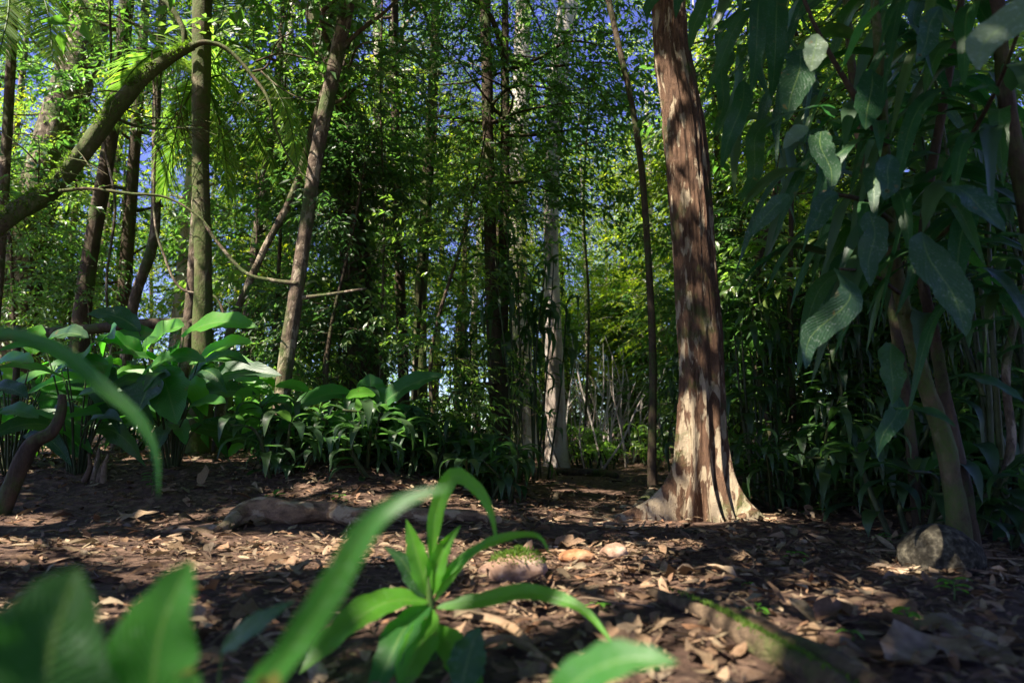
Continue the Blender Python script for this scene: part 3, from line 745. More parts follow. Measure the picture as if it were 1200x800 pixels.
# ------------------------------------------------------------------ trunks seen in the photo
def photo_trees():
    r = np.random.default_rng(5)
    def T(pts, d, top, mat, label, crown=(4.5, None, 10, 2.2, 45), leaf='leaf_mid', name='forest_tree', branches=(), leafsize=.11, rough=.12, sides=12):
        path, rad, b = trunk_from_px(pts[::-1] if pts[0][1] > pts[-1][1] else pts, d, top)
        limbs = None; per = 0
        sp = spline(path, 60)
        if crown:
            z0, z1, n, L, per = crown
            z1 = sp[:, 2].max() if z1 is None else z1
            limbs = limb_set(r, sp, z0, z1, n, L, (-.1, .6), .03)
            if top and top >= 9 and d < 10: limbs += limb_set(r, sp, max(z1 - 3.0, 7.5), z1, 5, 3.0, (0, .5), .04)
        nb = []
        for bp, bd in branches:
            nb.append(px_path(bp, bd))
        return build_tree(name, label, 'tree', b, path, rad, limbs, per, M[leaf], M[mat], r, leaf=leafsize, do_carve=True, named_branches=nb, rough=rough, sides=sides)
    # slender tree left of centre, bent, in front
    T([(410, -15, 17), (392, 80, 17), (375, 160, 17), (362, 240, 16), (349, 330, 17), (336, 420, 18), (327, 490, 18), (322, 540, 22)], 5.4, 7.5, 'bark_grey',
      'slender grey trunk curving up to the right, sunlit near its foot', (4.6, None, 7, 1.6, 35),
      branches=[([(349, 332, 6), (322, 329, 5), (288, 320, 4.5), (258, 288, 4), (240, 262, 3), (236, 240, 2)], 5.35), ([(346, 350, 6), (385, 345, 4), (430, 338, 3)], 5.4), ([(398, 60, 6), (420, 38, 5), (450, 15, 4), (480, -15, 3)], 5.4)])
    # thick ivy clad trunk behind it
    T([(372, -15, 34), (392, 100, 33), (405, 190, 31), (415, 300, 32), (424, 400, 40), (428, 470, 52), (430, 520, 60)], 7.5, 11, 'bark_dark',
      'thick dark ivy-clad trunk behind the slender grey one', (4.2, None, 12, 2.6, 55), rough=.2)
    T([(238, -15, 21), (236, 100, 20), (235, 200, 19), (238, 300, 19), (237, 390, 22), (237, 440, 25)], 5.8, 10, 'bark_moss', 'straight mossy trunk crossed by the leaning limb', (5.0, None, 9, 2.2, 45))
    T([(150, -15, 16), (141, 80, 15), (125, 190, 16), (107, 290, 17), (95, 380, 20), (92, 430, 23)], 8.0, 11, 'bark_dark', 'dark trunk slanting up rightward above the broad-leaved clump', (4.5, None, 9, 2.4, 45))
    T([(190, 20, 9), (184, 110, 9), (183, 200, 10), (180, 280, 11), (158, 350, 12), (148, 420, 13)], 7.0, 7.5, 'bark_grey', 'thin kinked trunk between the slanting and straight mossy trunks', (4.6, None, 5, 1.5, 35))
    T([(405, 20, 6), (372, 130, 7), (345, 222, 8), (310, 292, 8), (275, 372, 9), (262, 430, 11)], 6.0, None, 'bark_grey', 'thin bare trunk leaning sharply right behind the slender grey one', (3.6, None, 4, 1.2, 30))
    T([(330, 40, 8), (322, 130, 9), (310, 210, 10), (298, 300, 11), (288, 400, 12)], 9.0, 8, 'bark_grey', 'thin pale grey trunk below the palm fronds', (4.6, None, 6, 1.8, 40))
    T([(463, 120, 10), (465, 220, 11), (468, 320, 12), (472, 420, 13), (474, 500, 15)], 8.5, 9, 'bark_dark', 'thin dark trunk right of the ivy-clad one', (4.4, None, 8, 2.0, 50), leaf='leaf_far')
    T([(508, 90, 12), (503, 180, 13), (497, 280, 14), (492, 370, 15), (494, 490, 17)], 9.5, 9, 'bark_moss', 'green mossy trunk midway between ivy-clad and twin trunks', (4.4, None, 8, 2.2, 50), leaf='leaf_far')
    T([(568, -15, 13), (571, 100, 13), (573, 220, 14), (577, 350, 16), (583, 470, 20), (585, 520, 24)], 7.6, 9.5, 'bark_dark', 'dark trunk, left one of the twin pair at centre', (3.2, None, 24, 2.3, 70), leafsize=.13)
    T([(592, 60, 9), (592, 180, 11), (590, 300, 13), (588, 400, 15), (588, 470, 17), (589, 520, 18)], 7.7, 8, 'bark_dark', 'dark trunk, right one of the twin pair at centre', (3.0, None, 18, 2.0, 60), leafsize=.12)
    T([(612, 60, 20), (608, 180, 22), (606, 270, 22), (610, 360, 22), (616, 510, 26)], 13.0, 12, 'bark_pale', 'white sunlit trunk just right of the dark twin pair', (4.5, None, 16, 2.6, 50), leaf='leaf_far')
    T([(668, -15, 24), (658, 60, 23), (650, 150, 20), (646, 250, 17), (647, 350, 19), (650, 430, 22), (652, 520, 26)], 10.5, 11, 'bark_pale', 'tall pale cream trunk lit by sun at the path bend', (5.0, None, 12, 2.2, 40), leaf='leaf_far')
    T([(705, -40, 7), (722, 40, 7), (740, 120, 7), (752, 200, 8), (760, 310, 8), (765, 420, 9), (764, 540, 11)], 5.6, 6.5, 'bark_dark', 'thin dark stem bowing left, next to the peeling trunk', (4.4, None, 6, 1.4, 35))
    T([(105, 30, 40), (85, 100, 42), (62, 170, 42), (40, 250, 42), (22, 340, 46), (15, 440, 55)], 10.0, 11, 'bark_grey', 'broad brown trunk leaning right at the far left', (6, None, 10, 2.8, 50), leaf='leaf_far')
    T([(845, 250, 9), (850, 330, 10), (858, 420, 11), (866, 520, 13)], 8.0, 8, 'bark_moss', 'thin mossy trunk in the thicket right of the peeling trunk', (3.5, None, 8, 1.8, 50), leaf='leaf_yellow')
    T([(1120, 60, 14), (1124, 200, 16), (1130, 330, 18), (1135, 480, 20)], 6.5, 9, 'bark_dark', 'brown trunk behind the large-leaved plant on the right', (4.0, None, 9, 2.2, 50), leaf='leaf_far')
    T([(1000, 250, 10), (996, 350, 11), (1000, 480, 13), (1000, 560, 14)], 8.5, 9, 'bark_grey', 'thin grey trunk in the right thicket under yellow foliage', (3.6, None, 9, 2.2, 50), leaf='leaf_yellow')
    # long liana-like branch tree at left: the leaning limb
    path, rad = px_path([(-260, 520, 70, 4.2), (-150, 400, 52, 4.5), (-60, 310, 46, 4.7), (0, 262, 42, 4.9), (60, 222, 36, 5.0), (100, 175, 33, 5.0), (140, 122, 31, 5.05), (170, 90, 27, 5.1), (200, 68, 24, 5.1), (226, 54, 17, 5.1)], 5.0)
    path[0][2] = float(H(path[0][0], path[0][1])) - .1
    b = path[0].copy(); b[2] += .1
    rad = rad * .54
    nb = [px_path([(216, 58, 13), (212, 35, 12), (196, 12, 11), (165, -12, 10), (130, -45, 8)], 5.1),
          px_path([(222, 55, 14), (245, 50, 12), (270, 60, 10), (298, 90, 8), (313, 120, 7), (320, 150, 6), (345, 190, 4), (365, 215, 3)], 5.1),
          px_path([(296, 84, 6), (315, 75, 5), (328, 55, 4), (345, 40, 3)], 5.1),
          px_path([(306, 84, 5), (330, 100, 4), (350, 118, 3), (372, 122, 2)], 5.1),
          px_path([(300, 72, 5), (330, 66, 4), (372, 72, 3), (400, 80, 2)], 5.1),
          px_path([(70, 224, 9), (105, 225, 8), (150, 222, 8), (195, 232, 6), (232, 252, 5), (250, 272, 3)], 4.95)]
    nb = [(p_, r_ * .5) for p_, r_ in nb]
    lsp = spline(path, 60)
    for tp, tr_ in limb_set(r, lsp[14:], 1.6, 3.6, 10, .7, (-.2, 1.2), .008): nb.append((tp + r.normal(0, .03, tp.shape) * np.arange(4)[:, None] / 3, tr_))
    nb = [(p_ + np.r_[[[0, 0, 0]], r.normal(0, .018, (len(p_) - 1, 3))], r_) for p_, r_ in nb]
    limbs = [(p_, r_) for p_, r_ in nb] + limb_set(r, spline(path, 40), 2.0, 3.4, 5, 1.0, (0, .6), .015)
    root = build_tree('leaning_tree', 'thick mossy limb leaning diagonally across the upper left', 'tree', b, path, rad, limbs[16:], 20, M['leaf_mid'], M['bark_moss'], r, leaf=.09, do_carve=True, named_branches=nb, rough=.34, sides=18, tmin=.5, spread=.2)
    sp = spline(np.c_[path, rad], 300); m = 5200; i = r.integers(60, 298, m); i = i[noise3(sp[i, 0] * 6, sp[i, 2] * 6, 4.0) > .36]; m = len(i)
    ang = r.normal(.3, .9, m); tt = np.gradient(sp[:, :3], axis=0)[i]; tt /= np.linalg.norm(tt, axis=1)[:, None]
    sd = np.cross(tt, [0, 0, 1.0]); sd /= np.linalg.norm(sd, axis=1)[:, None]; uu = np.cross(sd, tt)
    nn = sd * np.sin(ang)[:, None] + uu * np.cos(ang)[:, None]
    ln = r.uniform(.012, .04, m); mm = MB(); add_leaves(mm, LEAF4, sp[i, :3] + nn * (sp[i, 3] * .98)[:, None], nn + r.normal(0, .7, (m, 3)), r.normal(0, 1, (m, 3)), ln, ln * .4)
    obj('moss', mm.mesh('limb_moss', M['moss'], b, smooth=False), root)
photo_trees()

def ivy():
    r = np.random.default_rng(15)
    # climber on the thick dark trunk
    path, rad = px_path([(372, -15, 36), (392, 100, 35), (405, 190, 33), (415, 300, 34), (424, 400, 42)], 7.5)
    sp = spline(np.c_[path, rad], 200)
    m = 1500
    i = r.integers(0, 200, m); a = r.uniform(0, 2 * PI, m); off = sp[i, 3] + np.abs(r.normal(0.03, .10, m)) * (noise3(sp[i, 2] * 1.2, a, 0) + .2)
    n = np.stack([np.cos(a), np.sin(a), np.zeros(m)], -1)
    T = sp[i, :3] + n * off[:, None]
    Y = n * .5 + np.array([0, 0, -1.0]) + r.normal(0, .5, (m, 3))
    ln = r.uniform(.06, .14, m)
    mb = MB(); add_leaves(mb, LEAF8, T, Y, n + r.normal(0, .4, (m, 3)), ln, ln * .55)
    base = sp[-1, :3].copy(); base[2] = float(H(base[0], base[1]))
    root = thing('ivy', 'climbing ivy leaves covering the thick dark trunk', 'climber', base)
    obj('foliage', mb.mesh('ivy_foliage', M['leaf_mid'], base, smooth=False), root)
    st = MB()
    for k in range(3):
        p = sp[::20, :3][::-1] + np.stack([np.cos(np.arange(10) * .6 + k * 2), np.sin(np.arange(10) * .6 + k * 2), np.zeros(10)], -1) * (sp[::20, 3][::-1] + .015)[:, None]
        p[0, 2] = base[2]
        tube(st, p, np.linspace(.014, .006, 10), n=50, sides=5)
    obj('stem', st.mesh('ivy_stem', M['twig'], base), root)
ivy()

# ------------------------------------------------------------------ palms
def frond(mb, sb, spine, leaflet, r, nl=85, droop=.55):
    S = spline(np.asarray(spine, float), nl)
    t = np.gradient(S, axis=0); t /= np.linalg.norm(t, axis=1)[:, None]
    s = np.cross(t, [0, 0, 1.0]); s /= np.linalg.norm(s, axis=1)[:, None] + 1e-9
    u = np.cross(s, t)
    x = np.linspace(0, 1, nl)
    prof = np.sin(PI * np.clip(.12 + .86 * x, 0, 1)) ** .6
    for sd in (-1, 1):
        Y = s * sd * .85 + t * (.35 + .5 * x[:, None]) - np.array([0, 0, 1.0]) * droop * r.uniform(.6, 1.2, (nl, 1)) + u * .15
        ln = leaflet * prof * r.uniform(.85, 1.1, nl)
        v = np.array([[-.5, 0, 0], [.5, 0, 0], [-.5, .5, .03], [.5, .5, .03], [0, 1, -.12]])
        add_leaves(mb, (v, np.array([[2, 3, 4]]), np.array([[0, 1, 3, 2]])), S, Y, u + r.normal(0, .25, (nl, 3)), ln, np.full(nl, .016))
    tube(sb, spine, np.linspace(.016, .004, len(spine)), n=30, sides=5)

def palms():
    r = np.random.default_rng(8)
    def palm(label, crownpx, d, fr, leaflet, trunk_to):
        c = P(*crownpx, d); base = np.array([*trunk_to, 0.0]); base[2] = float(H(*trunk_to))
        root = thing('palm_tree', label, 'palm', base)
        mb = MB(); tube(mb, [base - [0, 0, .1], base * .6 + c * .4 + [.05, 0, 0], c], [.07, .055, .05], n=30, sides=10, rough=.08)
        obj('trunk', mb.mesh('palm_trunk', M['bark_grey'], base), root)
        for f in fr:
            pts = [c] + [P(a[0], a[1], d + (a[2] if len(a) > 2 else 0)) for a in f]
            mb, sb = MB(), MB(); frond(mb, sb, pts, leaflet, r)
            fo = obj('frond', mb.mesh('palm_frond', M['leaf_far'], base, smooth=False), root)
            obj('rachis', sb.mesh('palm_rachis', M['stem'], base), fo)
    c = P(238, 75, 6.2)
    palm('feathery palm behind the straight mossy trunk, fronds arching right', (238, 95), 6.2,
         [[(265, 55, 0), (300, 70, -.2), (335, 130, -.4), (350, 200, -.5)], [(250, 45), (262, 10, .2), (270, -40, .5)], [(262, 90), (290, 130), (320, 190), (335, 240)],
          [(222, 110), (205, 160), (190, 230)], [(250, 120), (262, 170), (268, 235)], [(215, 70), (185, 60), (150, 90), (130, 140)], [(225, 60), (200, 20, .6), (170, -10, .9)]], .55, (c[0], c[1]))
    palm('palm at the upper left corner with fronds hanging into the frame', (20, -70), 7.0,
         [[(50, -50), (90, -10), (115, 50)], [(0, -55), (-20, -20), (-35, 40)], [(35, -40), (55, 10, -.3), (62, 70, -.5)], [(10, -40), (10, 10, -.4), (0, 60, -.7)], [(60, -80), (120, -60), (160, -10)]], .6, (P(20, 300, 7.0)[0] - .3, 7.2))
    palm('young palm low in the right thicket, fronds catching green light', (1150, 300), 5.6,
         [[(1110, 270), (1080, 260), (1050, 300)], [(1180, 270), (1220, 280), (1250, 320)], [(1140, 250), (1120, 200), (1090, 180)], [(1160, 250), (1180, 200), (1210, 180)], [(1150, 330, -.5), (1140, 370, -.9)], [(1100, 300), (1070, 330), (1050, 370)]], .5, (P(1150, 500, 5.6)[0], 5.6))
palms()

# ------------------------------------------------------------------ background trees and saplings (variants, then copies)
def mk_bg_tree(seed, hgt, z0, n, L, per, leafmat, bark, label, group, leaf=.12, r0=.09, cat='tree', name='background_tree', tmpl=LEAF4, aspect=.36, nleaf=12, spl=.6, spread=.45, lean=.4):
    r = np.random.default_rng(seed)
    lx, ly = r.normal(0, lean, 2)
    path = np.array([[0, 0, -.15], [r.normal(0, .12), r.normal(0, .12), hgt * .3], [lx * .5, ly * .5, hgt * .65], [lx, ly, hgt]])
    rad = np.array([r0 * 1.25, r0, r0 * .7, r0 * .2])
    limbs = limb_set(r, spline(path, 60), z0, hgt * .97, n, L, (-.1, .7), r0 * .35)
    return build_tree(name, label, cat, (0, 0, 0), path, rad, limbs, per, M[leafmat], M[bark], r, leaf=leaf, aspect=aspect, n=nleaf, L=spl, tmpl=tmpl, group=group, sides=9, spread=spread)

def free(x, y, path_w=.55):
    return path_off(np.array(x), np.array(y)) > path_w or y > 13

used_first = set()
def place(proto, x, y, rz, s=1.0):
    z = float(H(x, y)); p = proto
    if p.name not in used_first:
        used_first.add(p.name); p.location = (x, y, z); p.rotation_euler = (0, 0, rz); p.scale = (s,) * 3; return p
    return dup(p, (x, y, z), rz, s)

def background():
    r = np.random.default_rng(31)
    gA = 'tall trees standing behind the clearing'
    LT = 'tall thin-trunked tree with dense green crown in the forest behind'
    LY = 'tall tree with sunlit yellow-green crown in the forest behind'
    A = [mk_bg_tree(40 + k, 10 + 1.5 * k, [3.0, 2.2, 4.0][k], [17, 15, 14][k], [2.2, 2.6, 2.9][k], [34, 26, 36][k], ['leaf_far', 'leaf_mid', 'leaf_far'][k], ['bark_grey', 'bark_dark', 'bark_pale'][k], LT, gA, r0=.08 + .02 * k, leaf=[.10, .19, .13][k], aspect=[.34, .42, .30][k], spread=.32) for k in range(3)]
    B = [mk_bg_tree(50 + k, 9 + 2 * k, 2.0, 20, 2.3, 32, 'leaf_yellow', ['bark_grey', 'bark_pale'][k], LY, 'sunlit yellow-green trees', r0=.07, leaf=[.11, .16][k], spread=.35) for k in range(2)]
    n = 0
    for k in range(400):
        if n >= 52: break
        y = r.uniform(9.5, 27); x = r.uniform(-.95, .95) * y
        if not free(x, y, 1.0): continue
        # leave a thinner window of sky in the centre
        if abs(x / y) < .2 and y < 15: continue
        right = x / y > .12
        pr = B if r.uniform() < (.5 if right else .12) else A
        place(pr[int(r.integers(len(pr)))], x, y, r.uniform(0, 6.28), r.uniform(.8, 1.15)); n += 1
    for px, y in [(60, 12), (130, 15), (200, 11), (270, 14), (330, 12), (400, 15), (440, 12), (20, 17), (170, 19), (300, 18), (640, 17), (665, 19), (690, 16), (712, 20), (735, 17.5), (752, 22), (700, 24), (620, 22), (560, 16), (510, 18), (770, 15), (585, 13), (540, 13), (730, 27), (605, 25)]:
        place((A + B)[int(r.integers(5))], (px - 600) / F * y, y, r.uniform(0, 6.28), r.uniform(.8, 1.05))
    # saplings
    gS = 'leafy saplings of the understory'
    LS = 'thin-stemmed leafy sapling in the shaded understory'
    S = [mk_bg_tree(60 + k, 2.6 + .9 * k, .5, 14 + 3 * k, .9 + .12 * k, 16, ['leaf_mid', 'leaf_dark', 'leaf_mid', 'leaf_far'][k], 'bark_dark', LS, gS, leaf=.10 + .01 * k, r0=.016 + .004 * k, cat='sapling', name='sapling', tmpl=LEAF8, nleaf=9, spl=.4, spread=.18, lean=.3) for k in range(4)]
    n = 0
    for k in range(600):
        if n >= 58: break
        y = r.uniform(5.6, 15); x = r.uniform(-.9, .9) * y
        if not free(x, y, .95): continue
        px = 600 + F * x / y
        if y < 7 and (px < 380): continue
        if y < 6.6 and 690 < px < 780: continue
        if 625 < px < 775 and 6.5 < y < 14: continue
        place(S[int(r.integers(4))], x, y, r.uniform(0, 6.28), r.uniform(.7, 1.2)); n += 1
    for k in range(16):
        y = r.uniform(4.9, 8.5); x = (r.uniform(860, 1240) - 600) / F * y
        place(S[int(r.integers(4))], x, y, r.uniform(0, 6.28), r.uniform(.8, 1.2))
    for k in range(26):
        y = r.uniform(14.2, 20); x = (r.uniform(610, 790) - 600) / F * y
        place(S[1 + int(r.integers(3))], x, y, r.uniform(0, 6.28), r.uniform(.7, 1.1))
    # far wood that closes the view: one mass
    m = 4600
    y = r.uniform(24, 36, m); x = r.uniform(-38, 38, m); z = np.where(r.uniform(0, 1, m) < .55, r.uniform(.1, 2.8, m), np.abs(r.normal(0, 3.4, m)) + .3) + H(x, y)
    C = np.stack([x, y, z], -1); D = r.normal(0, 1, (m, 3)) * [1, 1, .3]
    T, Yd, Zd, ln, wd = sprays(C, D, r, n=16, L=1.5, leaf=.30, aspect=.4)
    mb = MB(); add_leaves(mb, LEAF4, T, Yd, Zd, ln, wd)
    o = obj('forest', mb.mesh('forest', M['leaf_far'], smooth=False))
    tag(o, 'far forest foliage closing the view beyond the tree trunks', kind='stuff')
background()

# ------------------------------------------------------------------ strap-leaved shrubs
def mk_strap(seed, hgt, nst, per, leafL, leafW, mat, label, group, hang=.9, name='strap_leaf_shrub'):
    r = np.random.default_rng(seed)
    root = thing(name, label, 'shrub', (0, 0, 0), group)
    sb, lb = MB(), MB()
    for s in range(nst):
        a = r.uniform(0, 2 * PI); b = np.array([math.cos(a), math.sin(a), 0]) * r.uniform(0, .15)
        top = b + np.array([r.normal(0, .18), r.normal(0, .18), hgt * r.uniform(.65, 1.0)])
        pts = [b - [0, 0, .05], b * .5 + top * .5 + r.normal(0, .06, 3), top]
        tube(sb, pts, [.016, .012, .007], n=14, sides=6)
        sp = spline(pts, 40)
        for k in range(per):
            i = int(np.clip(40 * (1 - abs(r.normal(0, .38))), 3, 39)); p = sp[i]
            yaw = r.uniform(0, 2 * PI); d = np.array([math.cos(yaw), math.sin(yaw), 0])
            L = leafL * r.uniform(.65, 1.2); up = r.uniform(-.1, .9) * (i / 40)
            h = hang * r.uniform(.6, 1.2)
            q1 = p + d * L * .35 + [0, 0, L * .32 * up]
            q2 = p + d * L * .68 + [0, 0, L * (.35 * up - .18 * h)]
            q3 = p + d * L * (.92 - .25 * h) + [0, 0, L * (.2 * up - .6 * h)]
            big_leaf(lb, [p, q1, q2, q3], leafW * r.uniform(.75, 1.2), nseg=8, nx=3, fold=.3, shape='lance', seed=int(r.integers(9999)), up=np.array([0, 0, 1.0]) + d * .3)
    obj('foliage', lb.mesh('strap_foliage', M[mat], smooth=True), root)
    obj('stem', sb.mesh('strap_stem', M['stem_dark'], smooth=True), root)
    return root

def shrubs():
    r = np.random.default_rng(77)
    gR = 'strap-leaved shrubs right of the peeling trunk'
    LR = 'dark strap-leaved shrub in the thicket right of the peeling trunk'
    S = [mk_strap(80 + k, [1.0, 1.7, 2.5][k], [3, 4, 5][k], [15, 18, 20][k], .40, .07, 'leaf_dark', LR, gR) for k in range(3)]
    spots = [(880, 4.9, 1, .9), (915, 5.2, 2, .9), (950, 4.6, 0, .95), (985, 4.8, 1, .9), (1030, 4.3, 0, .9), (1070, 4.6, 0, 1), (880, 6.2, 2, 1.0), (940, 6.4, 2, 1.1), (1010, 6.0, 2, 1.0), (1080, 5.4, 1, 1.0), (1140, 4.9, 1, 1.0), (1190, 4.2, 1, .9), (1170, 5.6, 2, 1), (1230, 5.0, 2, 1), (865, 7.5, 2, 1.2), (1000, 7.6, 2, 1.2), (1100, 7.0, 2, 1.2), (1200, 7.0, 2, 1.2), (905, 4.4, 0, .6), (965, 5.6, 1, 1.), (1180, 3.6, 2, 1.15), (1020, 4.6, 2, .95), (1230, 4.0, 2, 1.2)]
    for px, y, v, s in spots:
        place(S[v], (px - 600) / F * y, y, r.uniform(0, 6.28), s * r.uniform(.9, 1.1))
    gC = 'hanging-leaved shrubs by the dark twin trunks'
    LC = 'tall shrub of long hanging dark leaves beside the dark twin trunks'
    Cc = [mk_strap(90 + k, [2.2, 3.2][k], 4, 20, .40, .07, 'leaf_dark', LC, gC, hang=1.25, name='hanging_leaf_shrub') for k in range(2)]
    for px, y, v, s in [(618, 7.0, 1, 1.0), (630, 7.4, 1, .85), (603, 7.9, 1, 1.0), (548, 8.0, 0, .8), (540, 7.2, 0, .55), (782, 6.4, 0, .7)]:
        place(Cc[v], (px - 600) / F * y, y, r.uniform(0, 6.28), s)
    gU = 'low dark rosette plants in the undergrowth'
    LU = 'low dark green rosette plant in the shaded undergrowth'
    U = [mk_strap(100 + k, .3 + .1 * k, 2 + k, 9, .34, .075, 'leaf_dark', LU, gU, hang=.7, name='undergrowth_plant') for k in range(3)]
    for k in range(74):
        if k >= 46: px = r.uniform(330, 640); y = r.uniform(4.8, 6.6)
        elif k < 22: px = r.uniform(400, 660); y = r.uniform(5.0, 8.5)
        elif k < 36: px = r.uniform(890, 1190); y = r.uniform(4.0, 6.5)
        else: px = r.uniform(0, 400); y = r.uniform(5.2, 8)
        x = (px - 600) / F * y
        if path_off(np.array(x), np.array(y)) < .8 or (585 < px < 700): continue
        place(U[int(r.integers(3))], x, y, r.uniform(0, 6.28), r.uniform(.7, 1.25))
    for px, y, s_ in [(1050, 3.5, 1.1), (1090, 3.9, 1.3), (1150, 3.4, 1.2), (1185, 3.1, 1.1), (1015, 4.1, 1.2), (960, 4.4, 1.1), (900, 4.6, 1.0), (1170, 4.2, 1.5), (1110, 4.5, 1.5), (1040, 4.6, 1.4)]:
        place(U[int(r.integers(3))], (px - 600) / F * y, y, r.uniform(0, 6.28), s_)
    gB = 'bright green young plants at the end of the path'
    LB = 'bright green sunlit young plant at the far end of the path'
    Bp = [mk_strap(110 + k, .35 + .2 * k, 3, 9, .3, .06, 'leaf_far', LB, gB, hang=.6, name='young_plant') for k in range(2)]
    for k in range(18):
        px = r.uniform(665, 770); y = r.uniform(9.5, 13)
        place(Bp[k % 2], (px - 600) / F * y, y, r.uniform(0, 6.28), r.uniform(.8, 1.3))
shrubs()

# ------------------------------------------------------------------ large leaf plants placed after the photo
def leaf_part(root, base, spine, wid, mat, shape='broad', fold=.25, wave=.08, up=None, seed=0, label=None, nseg=16, nx=7):
    mb = MB(); big_leaf(mb, spine, wid, nseg=nseg, nx=nx, fold=fold, wave=wave, shape=shape, up=up, seed=seed)
    o = obj('leaf', mb.mesh('leaf', M[mat], base), root)
    if label: o['label'] = label
    return o

def stem_part(root, base, pts, rad, mat='stem', name='stem', sides=8):
    mb = MB(); tube(mb, pts, rad, n=24, sides=sides, rough=.06)
    return obj(name, mb.mesh(name, M[mat], base), root)

def arch(p, q, bow, mid=.5):
    """spine from p to q bowing upward"""
    p = np.asarray(p, float); q = np.asarray(q, float)
    L = np.linalg.norm(q - p)
    return [p, p * .67 + q * .33 + [0, 0, bow * L * .9], p * .33 + q * .67 + [0, 0, bow * L * .85], q]

def photo_plant(name, label, cat, basept, leaves, group=None, stemr=.008, petiole=True, stemmat='stem', K=1.0):
    """leaves: (bx,by,tx,ty,depth_base,depth_tip,width px,mat,shape,bow[,label])"""
    base = np.asarray(basept, float)
    root = thing(name, label, cat, base, group)
    for k, l in enumerate(leaves):
        bx, by, tx, ty, d0, d1, wpx, mat, shape, bow = l[:10]
        p = P(bx, by, d0 * K); q = P(tx, ty, d1 * K)
        wid = W(wpx, (p + q) / 2)
        leaf_part(root, base, arch(p, q, bow), wid * 1.15, mat, shape, seed=k * 7 + int(bx), up=l[10] if len(l) > 10 else (0, -1, .8))
        if petiole:
            b2 = base + np.array([(p[0] - base[0]) * .15, (p[1] - base[1]) * .15, -.02])
            m1 = b2 * .5 + p * .5 + np.array([0, 0, .06 * np.linalg.norm(p - b2)]) + np.array([(base[0] - p[0]) * .15, 0, 0])
            stem_part(root, base, [b2, m1, p + (q - p) * .02], [stemr * 1.3, stemr, stemr * .6], stemmat)
    return root

